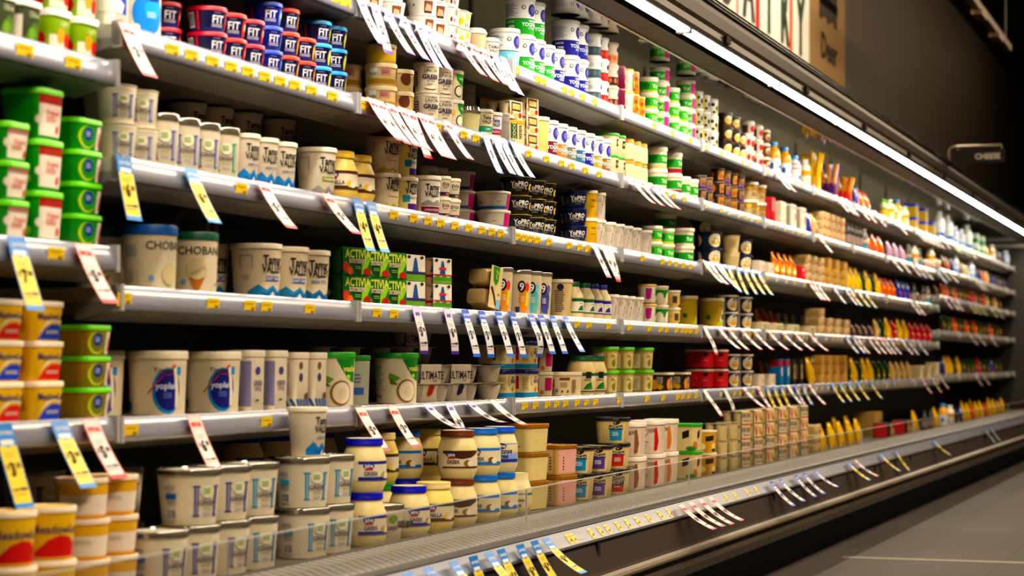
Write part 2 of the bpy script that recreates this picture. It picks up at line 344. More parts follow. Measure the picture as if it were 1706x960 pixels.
mb = MB(); mb.extrude_x([(-.36, .12), (-.36, 1.9), (-.36, 2.0), (-.316, zt), (BACK + .05, zt), (BACK + .05, 0), (-.43, 0), (-.43, .4)], XEND, XEND + .06, M('#2b2520', 'p')); mb.obj('end_panel', FR, 0)
mb = MB(); mb.box(XEND - .03, XEND - .012, -.22, .5, ZB - .05, ZB - .012, M('#d8d6ce', 'p')); mb.obj('end_rail', FR, 0)
# ------------------------------------------------------------------ clear guards in front of the deck
GL = M_clear('clear_acrylic', (.96, .96, .95), .008, .04, .22, False)
EDGE = M_clear('acrylic_edge', (.9, .92, .9), .45, .15, .5)
YGU = -.355; ZGU = ZG + .004; HGU = .117; gpitch = X_at(1148, YGU) - X_at(877, YGU); g0 = X_at(877, YGU)
GUARDS = []
for i in range(-2, 9):
    xa = g0 + i * gpitch; xb = xa + gpitch - .006
    if xa > XEND - .5: break
    xb = min(xb, XEND - .05)
    g = empty('clear_guard', ((xa + xb) / 2, YGU, ZGU)); a = (xb - xa) / 2
    mb = MB(); mb.box(-a, a, -.0025, .0025, 0, HGU, GL); mb.obj('panel', g, 0)
    mb = MB(); mb.box(-a, a, -.003, .003, HGU, HGU + .0025, EDGE); mb.box(-a - .002, -a, -.003, .003, 0, HGU, EDGE); mb.obj('polished_edge', g, 0)
    if i in (-1, 0, 1):
        px = 675 if i == -1 else 1030
        if i < 1:
            cx = X_at(px, YGU) - (xa + xb) / 2; cz = .085
            mb = MB()
            for dx in (-.012, .012): mb.tube([(cx + dx, -.012, cz), (cx + dx, .012, cz)], .009, M('#8c8880', 'm'), 10)
            mb.box(cx - .02, cx + .02, -.006, .006, cz - .006, cz + .006, M('#6c6861', 'm')); mb.obj('joining_clip', g, 30)
    GUARDS.append((i, g))
for i, g in GUARDS:
    w = {-2: 'nearest the left edge of the photo', -1: 'with a metal clip, in front of the cream jars', 0: 'with a metal clip, in front of the white-lidded tubs'}.get(i)
    if not w: w = ['', 'first', 'second', 'third', 'fourth', 'fifth', 'sixth', 'seventh', 'eighth'][i] + ' past the black-lidded tubs'
    tag(g, 'low clear guard on the deck, ' + w, 'guard', 'clear guards along the deck')
# ------------------------------------------------------------------ signs above the refrigerator
yw = .998
def wall_wrap(xc, zc, y):
    return lambda u, v, l: (xc + u / 100, y - .002 - .0012 * l, zc + v / 100)
xa, xb = X_at(1120, yw), X_at(1342, yw); zlo, zhi = 2.75, 4.05
sg = tag(empty('dairy_sign', ((xa + xb) / 2, yw - .03, zlo)), 'white wall sign with dark letters spelling DAIRY and red stripes', 'sign')
mb = MB(); mb.box(xa - (xa + xb) / 2, xb - (xa + xb) / 2, 0, .03, 0, zhi - zlo, M('#d9d2c6', 'f')); mb.obj('sign_board', sg, 0)
xm = (xa + xb) / 2
zb = EYE + .6985 * (D + yw) / CS - zlo
for ch, px, c in (('D', 1206, '#3a3a3c'), ('A', 1240, '#343638'), ('I', 1274, '#23402c'), ('R', 1300, '#21382a'), ('Y', 1327, '#1f3527')):
    xx = X_at(px, yw) - xm
    vs, fs, wd, cy = text_mesh(ch, .05)
    hh = .46
    mb = MB(); mb.add([(xx + a * hh / .72 * .72, -.004, zb + b * hh / .72) for a, b in vs], fs, M(c, 'f')); mb.obj('letter', sg, 0)
for px, wpx, c in ((1221, 2.2, '#b5432c'), (1255, 6.5, '#b3261f'), (1311, 4.5, '#b8512f')):
    x0, x1 = X_at(px - wpx / 2, yw) - xm, X_at(px + wpx / 2, yw) - xm; mb = MB(); mb.box(x0, x1, -.003, 0, 0, zhi - zlo, M(c, 'f')); mb.obj('stripe', sg, 0)
xa2, xb2 = X_at(1345, yw), X_at(1403, yw); xm = (xa2 + xb2) / 2
sg = tag(empty('timber_sign', (xm, yw - .025, 2.6)), 'tan timber wall sign with black ornate lettering right of the white sign', 'sign')
mb = MB(); mb.box(xa2 - xm, xb2 - xm, 0, .025, 0, 1.5, M('#8d7350', 'f')); mb.obj('sign_board', sg, 0)
mb = MB(); zz = Hz((605 - 104) / (2070 - 1377), yw) - 2.6
vs, fs, wd, cy = text_mesh('Deer', .03); xx = X_at(1376, yw) - xm; hh = .21
mb.add([(xx + a * .34, -.003, zz + b * hh / .72 * 1.0) for a, b in vs], fs, M('#17130f', 'f'))
x0, x1 = X_at(1360, yw) - xm, X_at(1390, yw) - xm; z0 = Hz((605 - 40) / (2070 - 1375), yw) - 2.6
for i in range(5):
    xq = x0 + (x1 - x0) * i / 5; mb.box(xq, xq + (x1 - x0) * .16, -.003, 0, z0 + .03 * (i % 2), 1.4, M('#17130f', 'f'))
mb.box(x0, x1, -.003, 0, z0 + .12, z0 + .2, M('#17130f', 'f')); mb.obj('lettering', sg, 0)
# hanging aisle sign
ys = -.30; xs_ = X_at(1582, ys); zc = zt
sg = tag(empty('aisle_sign', (xs_, ys, zc)), 'small black hanging sign reading CHEESE on a chrome bracket', 'sign')
mp = zd(1582, ys) / F
mb = MB(); mb.tube([(0, 0, -.004), (0, 0, 26 * mp), (0, -.02, 30 * mp), (0, -.06, 31 * mp), (0, -.36, 31 * mp)], .011, M('#9a9284', 'm'), 10)
mb.tube([(0, -.36, 31 * mp), (0, -.36, 24 * mp)], .006, M('#9a9284', 'm'), 8); mb.tube([(0, -.06, 31 * mp), (0, -.06, 24 * mp)], .006, M('#9a9284', 'm'), 8); mb.obj('bracket', sg, 40)
mb = MB(); mb.box(-.008, .008, -.38, -.04, 3 * mp, 25 * mp, M('#151413', 'f')); mb.obj('sign_board', sg, 0)
mb = MB(); vs, fs, wd, cy = text_mesh('CHEESE', .02); mb.add([(-.0095, -.265 - a * .052, 9 * mp + b * .055) for a, b in vs], fs, M('#b9b2a4', 'f')); mb.obj('lettering', sg, 0)
# suspended light track high on the right
yk = -.18; zk = EYE + 1.34 * (D + yk) / CS; xk1 = X_at(1680, yk); xk0 = xk1 - 5.5
tk = tag(empty('ceiling_light_track', (xk0, yk, zk)), 'brown suspended light track near the ceiling at top right', 'light fitting')
mb = MB(); mb.box(0, xk1 - xk0, -.03, .03, -.02, .04, M('#6b5442', 'p')); mb.obj('track', tk, 0)
for q in (.95, .3):
    mb = MB(); mb.tube([((xk1 - xk0) * q, 0, .04), ((xk1 - xk0) * q, 0, 5.2 - zk)], .008, M('#4a3b30', 'p'), 8); mb.obj('suspension_rod', tk, 0)
for q in (.55, .78):
    mb = MB(); mb.box((xk1 - xk0) * q, (xk1 - xk0) * q + .35, -.045, .045, -.06, -.02, M('#7a624e', 'p')); mb.obj('lamp_head', tk, 0)
# ------------------------------------------------------------------ shelves, one per bay
LIPM = railmat('painted_shelf_steel', (.17, .16, .15), (.21, .20, .185), .45)
LIPM.node_tree.nodes['Principled BSDF'].inputs['Coat Weight'].default_value = 0
_cache = {}
def shelf_meshes(w):
    if w in _cache: return _cache[w]
    a = w / 2 - .003
    p = MB(); p.extrude_x([(.0, -.004), (.0, -.030), (BACK - .005, -.030), (BACK - .005, 0), (.004, 0)], -a, a, M('#a29c92', 'p'))
    p.extrude_x([(.0, -.030), (.0, -.048), (.085, -.070), (.090, -.068), (.090, -.030)], -a, a, LIPM)
    r = MB(); r.extrude_x([(.002, .003), (-.007, .004), (-.012, -.002), (-.017, -.016), (-.0195, -.030), (-.020, -.043), (-.017, -.047), (.0, -.047)], -a, a, RAIL)
    b = MB(); b.extrude_x([(.088, -.03), (.088, -.066), (.14, -.050), (.21, -.03)], -.004, .004, M('#77726a', 'p'))
    e = MB(); e.box(-.006, .006, -.024, 0, -.050, .007, M('#a9a6a6', 'p'))
    _cache[w] = (p.mesh('shelf_panel', 0), r.mesh('price_rail', 50), b.mesh('bracket', 0), e.mesh('rail_end_cap', 0), a); return _cache[w]
def link(name, me, parent, loc=(0, 0, 0)):
    o = bpy.data.objects.new(name, me); COL.objects.link(o); o.parent = parent; o.location = loc; return o
LBL = {}
def price_mesh(col, w=.034, h=.034):
    k = (col, w)
    if k in LBL: return LBL[k]
    mb = MB(); mb.add([(-w / 2, 0, -h / 2), (w / 2, 0, -h / 2), (w / 2, 0, h / 2), (-w / 2, 0, h / 2)], [(0, 1, 2, 3)], M(col, 'p'))
    for q0, q1, r0, r1, c in ((-.38, .30, .20, .27, '#a08a20'), (-.38, .05, -.30, -.24, '#a08a20'), (.10, .40, -.30, -.04, '#8a7414')):
        mb.add([(w * q0, -.0006, h * r0), (w * q1, -.0006, h * r0), (w * q1, -.0006, h * r1), (w * q0, -.0006, h * r1)], [(0, 1, 2, 3)], M(c, 'f'))
    LBL[k] = mb.mesh('price_label', 0); return LBL[k]
def rail_pt(q):   # q 0 (top) .. 1 (bottom) on the rail front, returns y, z, tilt
    P = [(-.012, -.002), (-.017, -.016), (-.0195, -.030), (-.020, -.043)]
    q *= 3; i = min(2, int(q)); f = q - i; return P[i][0] + (P[i + 1][0] - P[i][0]) * f, P[i][1] + (P[i + 1][1] - P[i][1]) * f
SHN = {1: 'top shelf', 2: 'second shelf', 3: 'third shelf', 4: 'fourth shelf', 5: 'fifth shelf', 6: 'bottom deck'}
BAYN = ['first full bay', 'second full bay', 'third full bay', 'fourth full bay', 'fifth full bay', 'sixth full bay', 'seventh full bay', 'eighth full bay', 'ninth full bay', 'tenth full bay', 'eleventh full bay', 'twelfth full bay', 'thirteenth full bay', 'fourteenth full bay', 'fifteenth full bay', 'sixteenth full bay']
YL = {  # photograph x of the yellow price labels on the rails
    2: [286, 318, 353, 384, 412, 440, 466, 490, 518, 553, 606, 712, 728, 772, 792, 812, 880, 910, 935, 952, 975, 998, 1036, 1110, 1122, 1140],
    3: [401, 655, 688, 712, 733, 757, 780, 802, 818, 833, 851, 862, 873, 884, 895, 914, 948, 965, 978, 1036, 1070, 1103, 1115, 1126, 1138, 1150],
    4: [206, 354, 415, 443, 515, 593, 627, 655, 960, 980, 1013, 1034, 1048, 1081, 1100, 1110, 1126, 1136, 1143, 1150, 1160],
    5: [217, 443, 855, 873, 891, 911, 926, 941, 960, 976, 991, 1031, 1077, 1104, 1128, 1137, 1147, 1159],
    1: [536, 560, 575, 860, 895, 905, 940, 952, 970, 990, 1090, 1120, 1150]}
SHELVES = []; RAILOF = {}
def add_shelf(row, x0, x1, z, label):
    w = round(x1 - x0, 3); p, r, b, e, a = shelf_meshes(w)
    s = empty('refrigerator_shelf', ((x0 + x1) / 2, 0, z))
    tag(s, label, 'shelf', 'refrigerator shelves')
    link('shelf_panel', p, s); RAILOF[s.name] = link('price_rail', r, s)
    for sx in (-1, 1): link('bracket', b, s, (sx * (a - .012), 0, 0)); link('rail_end_cap', e, s, (sx * (a - .006), 0, 0))
    return s
def put_label(s, x, col='#e6c61e', q=.58, w=.034, h=.034):
    y, z = rail_pt(q); o = link('price_label', price_mesh(col, w, h), RAILOF[s.name], (x - s.location.x, y - .0015, z)); o.rotation_euler = (R(4), 0, 0)
    o['label'] = 'yellow price label'; return o
for row, z in ((1, Z1), (2, Z2), (3, Z3), (4, Z4), (5, Z5)):
    for t in range(0, 16):
        x0, x1 = t * W, (t + 1) * W
        zz = z
        if x0 > XSEC - .6:
            zz = {1: z + .02, 2: z + .03, 3: Hz(.222), 4: Hz(.107), 5: Hz(-.040)}[row]
        elif t >= 4 and row == 3: zz = z + .012
        if x0 >= XEND: break
        x1 = min(x1, XEND - .01)
        s = add_shelf(row, x0, x1, zz, f'grey steel shelf with white price rail, {SHN[row]}, {BAYN[t]} from left')
        SHELVES.append((row, x0, x1, zz, s))
        if t <= 3:
            for px in YL.get(row, []):
                xx = X_at(px, -.018)
                if x0 + .02 < xx < x1 - .02: put_label(s, xx, w=.06, h=.030)
        else:
            rr = random.Random(row * 100 + t); xx = x0 + .08
            while xx < x1 - .05:
                put_label(s, xx, rr.choice(['#e3c52a', '#e9ddb0', '#e3c52a']), w=.055, h=.028); xx += rr.uniform(.11, .3)
ZA, ZBb, ZC = Hz(.2645), Hz(.1012), Hz(-.0492)
for z, nm, pls in ((Hz(.42), 'uppermost', []), (ZA, 'second highest', [40, 121]), (ZBb, 'third highest', [92]), (ZC, 'lowest', [])):
    s = add_shelf(0, -W, 0, z, f'grey steel shelf at the far left of the photo, {nm} there')
    SHELVES.append((0, -W, 0, z, s))
    for px in pls: put_label(s, X_at(px, -.018), w=.06, h=.030)
# labels along the deck rail
for px in [948, 955, 985, 1000, 1012, 1030, 1046, 1062, 1080, 1100, 1115, 1210, 1225, 1245, 1260]:
    y = YT - .018; xx = X_at(px, y)
    o = link('price_label', price_mesh('#e3c040', .036), FR, (xx, YT - .0185, ZT - .0205)); o.rotation_euler = (R(-40), 0, 0); o['label'] = 'yellow price label'
# ------------------------------------------------------------------ camera, light, world
cam = bpy.data.cameras.new('camera'); co = bpy.data.objects.new('camera', cam); COL.objects.link(co); SC.camera = co
cam.sensor_width = 36; cam.sensor_fit = 'HORIZONTAL'; cam.lens = 36 * F / 1706; cam.shift_y = (HY - 480) / 1706; cam.clip_end = 200
co.location = (XC, -D, EYE); co.rotation_euler = (R(90), 0, PHI - R(90))
cam.dof.use_dof = True; cam.dof.focus_distance = zd(840); cam.dof.aperture_fstop = 3.6; cam.dof.aperture_blades = 0
wd = bpy.data.worlds.new('store_air'); SC.world = wd; wd.use_nodes = True
wd.node_tree.nodes['Background'].inputs[0].default_value = (1.0, .80, .58, 1); wd.node_tree.nodes['Background'].inputs[1].default_value = .05
def area(name, loc, rot, sx, sy, e, col):
    L = bpy.data.lights.new(name, 'AREA'); L.shape = 'RECTANGLE'; L.size = sx; L.size_y = sy; L.energy = e; L.color = col
    o = bpy.data.objects.new(name, L); COL.objects.link(o); o.location = loc; o.rotation_euler = rot; return o
area('aisle_fill_light', (3, -3.6, 4.6), (R(40), 0, 0), 16, 1.0, 660, (1.0, .82, .60))  # unseen fill lamp, added from the front to brighten the lower shelves
area('far_ceiling_light', (17, -3.2, 4.6), (R(40), 0, 0), 10, 1.0, 200, (1.0, .79, .54))
area('sign_fill_light', (10.6, .1, 4.7), (R(38), 0, 0), 3.2, .2, 85, (1.0, .86, .68))  # unseen lamp added to brighten the wall signs
area('wall_fill_light', (19, -.6, 5.0), (R(40), 0, 0), 14, .3, 22, (1.0, .78, .52))  # weak unseen lamp, added to lift the dark timber wall
SC.view_settings.view_transform = 'Standard'; SC.view_settings.look = 'None'
try: SC.view_settings.look = 'Medium High Contrast'
except Exception as e: print('LOOK', e)
SC.view_settings.gamma = 1.0; SC.view_settings.exposure = -0.14
SC.cycles.use_denoising = True; SC.cycles.max_bounces = 6; SC.cycles.diffuse_bounces = 3; SC.cycles.glossy_bounces = 3; SC.cycles.transparent_max_bounces = 12; SC.cycles.caustics_reflective = False; SC.cycles.caustics_refractive = False
# ================================================================== packaging types (all sizes in centimetres)
T = {}
WH, CRM, NVY, GRN, LIME = '#e6e1d8', '#ead9a8', '#171546', '#1f8a1e', '#6fc41a'
CLR = M_clear('clear_plastic_lid', (.86, .86, .85), .26, .10, 1.0, False)
CLID = M_clear('thin_clear_film', (.96, .96, .96), .14, .1, 1.0)
def reg(key, name, cat, desc, w, d, h, parts, rnd=True, yaw=0, pitch=None):
    T[key] = dict(name=name, cat=cat, desc=desc, w=w, d=d, h=h, pitch=pitch or h, parts=parts, rnd=rnd, yaw=yaw, meshes=None, joined=None)
def lidparts(w, d, rc, hb, lid):
    """lid: dict(c, h, over, style)"""
    st = lid.get('s', 'snap'); lh = lid.get('h', 1.0); ov = 1 + lid.get('o', .05); mat = lid['m'] if 'm' in lid else M(lid['c'], lid.get('k', 'p')); mb = MB(); n = lid.get('n', 32)
    if st == 'snap':
        z = hb - lh * .75; loft(mb, w, d, rc, [(z, ov * .985), (z, ov), (z + lh * .85, ov * .995), (z + lh, ov * .975), (z + lh, ov * .90), (z + lh * .72, ov * .88)], mat, n)
        top = z + lh
    elif st == 'flat':
        loft(mb, w, d, rc, [(hb, ov), (hb + .18, ov), (hb + .22, ov * .98)], mat, n); top = hb + .22
    elif st == 'dome':
        loft(mb, w, d, rc, [(hb - .5, ov), (hb + .1, ov), (hb + .2, ov * .93), (hb + lh * .7, ov * .86), (hb + lh, ov * .7), (hb + lh + .05, .3)], mat, n); top = hb + lh + .05
    else:  # screw
        k = lid.get('kk', .8); z = hb - lh
        loft(mb, w, d, rc, [(z, k * .99), (z + .05, k * 1.01), (z + lh * .4, k * 1.01), (z + lh * .45, k * 1.0), (z + lh * .9, k * 1.005), (z + lh, k * .97), (z + lh, k * .9), (z + lh * .9, k * .88)], mat, 40); top = hb
    return mb, top
def tub(key, desc, w, h, body, lid, art=(), rot=0, d=None, rc=None, taper=.86, cat='yogurt tub', name='yogurt_tub', prof=None, film=None, kind='p', yaw=0, n=32, extra=None):
    d = d or w; rnd = rc is None; rc = w / 2 if rnd else rc
    lh = lid.get('h', 1.0) if lid else 0
    hb = h - (lh * .25 if lid and lid.get('s', 'snap') == 'snap' else .22 if lid and lid.get('s') == 'flat' else lh + .05 if lid and lid.get('s') == 'dome' else 0)
    pr = prof or [(0, taper * .96), (.25, taper), (hb - .9, .985), (hb - .85, 1.0), (hb, 1.0)]
    if prof: pr = [(z * hb, k) for z, k in prof]
    b = MB(); loft(b, w, d, rc, pr, M(body, kind), n); parts = [('tub_body', b, None, None)]
    if art:
        a = MB(); paint(a, art, make_wrap(w, d, rc, pr, rot)); parts.append(('label_print', a, None, None))
    if lid:
        lid.setdefault('n', n); l, top = lidparts(w, d, rc, hb, lid); parts.append(('lid', l, None, None)); h = top
    if extra: parts += extra
    ow = w * (1 + (lid.get('o', .05) if lid and lid.get('s', 'snap') != 'screw' else 0)); od = d * ow / w
    reg(key, name, cat, desc, ow, od, h, parts, rnd, yaw)
JAR = [(0, .80), (.03, .85), (.17, 1.0), (.58, 1.0), (.63, .985), (.80, .84), (.845, .79), (1, .79)]
BOT = [(0, .9), (.02, .97), (.06, 1), (.55, 1), (.62, .97), (.74, .72), (.80, .56), (.84, .52), (1, .52)]
BOT2 = [(0, .92), (.03, 1), (.60, 1), (.72, .9), (.82, .62), (.86, .5), (1, .5)]
# ---- far-left spreads
tub('marg_big', 'large green tub with lime lid', 10.0, 10.3, '#209a20', dict(c='#7fd615', h=1.2, o=.03), [('r', -4.4, .8, 4.4, 9.0, '#eee3d8'), ('r', -4.4, 7.2, 4.4, 9.0, '#a8371c'), ('e', -4.4, 4, .9, .9, '#eee3d8'), ('t', 'Original', 0, 5.6, 1.1, '#d0502e'), ('ln', 0, 4.2, 5, 1.2, 3, '#d98a74'), ('e', 2.2, 2.3, .5, .9, '#c8302a'), ('t', 'Olive', -10.5, 6.5, 1.4, '#2f9a2b'), ('e', -7, 2.4, .9, .9, '#8fce3a')], 0, d=10, rc=2.2, cat='spread tub', name='spread_tub', n=36)
tub('marg_mid', 'green tub, white panel, lime lid', 9.4, 7.6, '#209a20', dict(c='#7fd615', h=1.1, o=.03), [('r', -3.6, .6, 4.4, 6.4, '#eadfd4'), ('e', -3.6, 3.6, .9, .9, '#eadfd4'), ('r', -3.6, 5.4, 4.4, 6.4, '#b08078'), ('t', 'Original', .4, 4.0, 1.0, '#d0502e'), ('ln', 0, 2.8, 5, 1, 3, '#d98a74'), ('e', 2.6, 1.6, .4, .8, '#c8302a'), ('e', -8, 2, .9, .8, '#7fb838')], 0, d=12, rc=2.2, cat='spread tub', name='spread_tub', n=36)
def oval(c1): return [('e', -1.0, 2.8, 3.6, 2.4, '#c8d860'), ('e', -.6, 3.0, 3.2, 2.2, c1), ('r', 2.6, .4, 5.2, 5.2, '#eadfd4'), ('e', -.8, 3.5, 1.9, 1.35, '#1b2f86'), ('ln', -.8, 3.5, 2.4, 1.2, 3, '#b9cce8'), ('e', 3.8, 1.8, .4, .9, '#c86a6a'), ('e', 3.6, 3.2, .3, .8, '#d08a8a')]
tub('marg_small', 'green tub with blue oval badge', 11.2, 6.6, '#2f9a22', dict(c='#7fd615', h=1.0, o=.03), oval('#379022'), 0, d=9, rc=2.2, cat='spread tub', name='spread_tub', n=36)
tub('olive', 'olive tub with blue oval badge', 11.2, 6.5, '#9c8416', dict(c='#7fd615', h=1.0, o=.03), oval('#7c7a1a'), 0, d=9, rc=2.2, cat='spread tub', name='spread_tub', n=36)
def meadow(c): return [('p', [(-4.6, .3), (4.8, .3), (4.8, 2.9), (3.2, 3.4), (.6, 3.4), (-2, 2.4)], c), ('p', [(-4.2, 1.6), (-2, 2.9), (.6, 3.9), (3.2, 3.9), (4.8, 3.4), (4.8, 4.2), (2, 4.6), (-1.4, 4.0)], '#efe0c0'), ('t', 'MeadowLea', .4, 5.0, 1.5, '#31346e', .02), ('ln', 1, 1.8, 5, .8, 2, '#e8d8c8'), ('ln', -10, 3.4, 6, 3, 5, '#b08a1c')]
for k, c, nm in (('mead_b', '#1d45b8', 'blue'), ('mead_r', '#c81e1c', 'red')):
    tub(k, f'yellow spread tub with {nm} swoosh', 12.0, 8.0, '#ecc41c', dict(c='#f0e2cc', h=1.1, o=.03), meadow(c), 0, d=9.5, rc=2.4, cat='spread tub', name='spread_tub', n=36)
tub('mead_deck', 'round yellow tub with red swoosh', 11.0, 10.2, '#ecc41c', dict(c='#f0e0cc', h=1.1, o=.04), [('p', [(-5, .6), (5, .6), (5, 3.0), (3, 4.4), (.5, 4.8), (-2, 3.9), (-5, 1.5)], '#c4161a'), ('t', 'MeadowLea', .2, 6.0, 1.7, '#31346e', .02), ('r', -17, .8, -7, 5.6, '#e6d6c6'), ('ln', -12, 3.4, 8, 3.4, 5, '#b8a89a')], 30, cat='spread tub', name='spread_tub')
tub('mead_back', 'yellow tub with white back panel', 11.0, 8.2, '#eabb1c', dict(c='#f0e0cc', h=1.0, o=.04), [('r', -8, .8, 5.5, 4.8, '#ece0d2'), ('ln', -3, 3.6, 6, 1, 3, '#c8bcb0'), ('r', 6, 2, 8, 5, '#3a4c9c')], 30, cat='spread tub', name='spread_tub')
tub('dkgrn', 'grey-green spread tub with white lid', 8.6, 8.6, '#4b523c', dict(c='#e4dfd2', h=1.2, o=.03), [('r', -6, 1.2, -3.2, 5.6, '#d8cfc4'), ('p', [(-2.2, .6), (4, .6), (4, 3.6), (1, 4.6), (-1, 3)], '#53701c'), ('e', .5, 2.2, 1.4, 1.2, '#6f9a20'), ('t', 'Olive', .6, 6, 1.2, '#c8c8a8')], 0, d=11, rc=2, cat='spread tub', name='spread_tub', n=32)
tub('limeor', 'lime and white spread tub', 8.2, 8.6, '#94b522', dict(c='#e8e4da', h=1.4, o=.03), [('r', -4, .4, 4, 3.4, '#e8dccb'), ('t', 'Light', .4, 6, 1.2, '#dfe8a8'), ('e', 2.0, 2.6, 1.2, 1.5, '#c8371e'), ('e', -.6, 3.4, 1.4, 1.6, '#d9a21c'), ('e', -6.4, 2.4, 1.6, 1.5, '#b8301c')], 0, d=11, rc=2, cat='spread tub', name='spread_tub', n=32)
# ---- FIT pots
def fit(c): return [('r', -15, .3, 15, 1.0, '#26226a'), ('t', 'FIT', 0, 3.0, 1.9, '#eceaf2', .035), ('ln', 0, 1.5, 3.6, .8, 2, '#c9c6e0'), ('ln', 0, 4.5, 2.6, .35, 1, '#8d8ac0'), ('e', 3.9, 2.5, 1.1, 2.0, c), ('e', 4.3, 2.9, .6, .9, '#f0e6c0'), ('bar', -7.5, 2.8, 2.4, 3.6), ('r', -5.6, .4, -5.0, 4.8, '#c02040')]
for k, lc, fc, nm in (('fit_c', '#b0163f', '#c81e3c', 'crimson'), ('fit_r', '#d8281c', '#e84418', 'red'), ('fit_b', '#2a48b8', '#5a86d8', 'blue'), ('fit_o', '#d8481c', '#e8a018', 'orange'), ('fit_y', '#1898d0', '#dfe24a', 'cyan')):
    tub(k, f'navy yogurt pot with {nm} lid', 9.3, 5.95, NVY if k != 'fit_b' else '#1b1f7c', dict(c=lc, h=1.0, o=.05), fit(fc), 32, taper=.84)
# ---- tall cartons on the second shelf
tub('milk_a', 'white and blue carton with red band', 9, 14, '#e2dcd2', dict(c='#ded8ce', h=1.2), [('r', -4, 3, 5, 10, '#1d3fa0'), ('r', -4, 9, 5, 12, '#c8281c'), ('p', [(-4, 3), (3, 3), (4, 5), (0, 7), (-4, 6)], '#e2dcd2'), ('t', 'Full Cream', 0, 7.8, .9, '#dfe6f2')], 30, rc=2, cat='milk container', name='milk_container', taper=.95)
tub('milk_b', 'white tub with large blue disc', 10, 14, '#e4dfd6', dict(c='#ded8ce', h=1.2), [('e', 0, 5.4, 4.2, 4.6, '#1c86d8'), ('e', .8, 6.2, 2.2, 2.2, '#2aa2ec'), ('e', -3.2, 2.0, .9, .9, '#e4dfd6'), ('ln', .6, 5, 2.8, 1.4, 3, '#c9e2f4'), ('e', 1, 9, 2.4, 1.0, '#2a3f9c')], 34, cat='milk container', name='milk_container', taper=.95)
# ---- greek style cups with columns
def col(u, v0, v1, c, w=.9): return [('r', u - w / 2, v0, u + w / 2, v1, c), ('r', u - w * .8, v1, u + w * .8, v1 + .4, c), ('r', u - w * .8, v0 - .35, u + w * .8, v0, c), ('r', u - .1, v0, u + .1, v1, '#d8d4dc')]
def greek(h, c, s=1.0, badge='#6f9c3a'):
    return col(-2.4 * s, h * .2, h * .72, c, .9 * s) + col(2.4 * s, h * .2, h * .72, c, .9 * s) + [('e', 0, h * .64, 1.5 * s, h * .12, '#e8e6d0'), ('ln', 0, h * .65, 2.2 * s, h * .12, 4, badge), ('t', 'GREEK', 0, h * .44, .95 * s, '#2b274e', .03), ('t', 'STYLE', 0, h * .33, .55 * s, '#8a7a3a', .02), ('ln', 0, h * .22, 2 * s, .7, 2, '#8d88a0')]
def greekb(h, c): return [('ln', -9, h * .72, 3.4, 1.0, 3, '#7a7690'), ('r', -10.4, h * .50, -7.6, h * .60, c), ('ln', -9, h * .42, 2.6, .7, 2, '#6c6880'), ('bar', -9, h * .22, 2.4, 2.4)]
tub('grk_s', 'small white greek cup with blue columns', 9.0, 8.2, '#ded5c2', dict(c='#e2dac8', h=.5, s='flat', o=.04), greek(8, '#5560a0', .85) + greek(8, '#5560a0', .85)[:0], 40)
tub('grk_m', 'white greek cup with blue columns, clear lid', 9.6, 12.4, '#e0d6c2', dict(m=CLR, h=1.6, o=.03), greek(11.4, '#4a5698'), 38)
tub('grk_g', 'white greek cup with green column, clear lid', 9.6, 12.4, '#e0d6c2', dict(m=CLR, h=1.6, o=.03), greek(11.4, '#2f9a6a'), 38)
for k, c, nm in (('grk2_p', '#433f86', 'purple'), ('grk2_t', '#2b8fae', 'teal')):
    tub(k, f'large white greek tub with {nm} columns', 14.0, 12.4, '#ded4c0', dict(m=CLR, h=1.4, o=.03), greek(11.6, c, 1.2) + greekb(11.6, '#2a62b0' if nm == 'purple' else '#25a0bc'), 24, taper=.84)
tub('grk_o', 'white yogurt tub with orange badge, clear lid', 13.0, 10.2, '#d9ccb4', dict(m=CLR, h=1.3, o=.03), [('r', -10.6, 4.4, -7.2, 5.8, '#d8901c'), ('ln', -9, 6.8, 3.4, 1.2, 3, '#6a6488'), ('ln', -9, 3.4, 2.8, 1, 3, '#5a5678'), ('bar', -9, 1.6, 3.4, 1.6)] + col(-2.6, 2, 7, '#c8862a', 1.0) + [('t', 'GREEK', 0, 4, 1.0, '#3a3550', .03), ('e', 0, 6.4, 1.5, 1, '#7a9a48')], 40, taper=.84)
# ---- tamar valley
def mts(w, c, h=2.6, cols=('#2a6a9c', '#1b4f84', '#3c86b8')):
    return [('p', [(-w, .4), (w, .4), (w, h * .55), (w * .62, h * .8), (w * .3, h * .5), (0, h * .95), (-w * .28, h * .6), (-w * .6, h), (-w, h * .5)], c), ('p', [(-w * .6, h * .55), (-w * .3, .6), (0, h * .6), (w * .3, .5), (w * .6, h * .5), (w * .2, h * .35), (0, h * .7), (-w * .3, h * .3)], cols[1]), ('p', [(-w * .15, .4), (0, h * .5), (w * .15, .4)], '#d9d4cc')]
def tamar(h, s=1.0, band=None, btxt='GREEK STYLE', bc='#42599a'):
    a = [('t', 'Tamar', 0, h * .74, 2.2 * s, '#2a2624', .05, 0, .78), ('t', 'VALLEY', 0, h * .57, 2.0 * s, '#2a2624', .05, 0, .72), ('ln', 0, h * .48, 1.2 * s, .35, 1, '#5a5654')]
    a += [('r', -2.4 * s, h * .33, 2.4 * s, h * .42, band), ('t', btxt, 0, h * .375, .7 * s, '#e8e4dc', .02)] if band else [('t', btxt, 0, h * .39, .75 * s, bc, .03, 0, .85)]
    return a
def tback(h): return [('r', -9.6, h * .55, -9.3, h * .82, '#a8a298'), ('r', -6.2, h * .55, -5.9, h * .82, '#a8a298'), ('r', -9.6, h * .8, -5.9, h * .825, '#a8a298'), ('ln', -7.8, h * .4, 3, 1.2, 3, '#b8b2a6')]
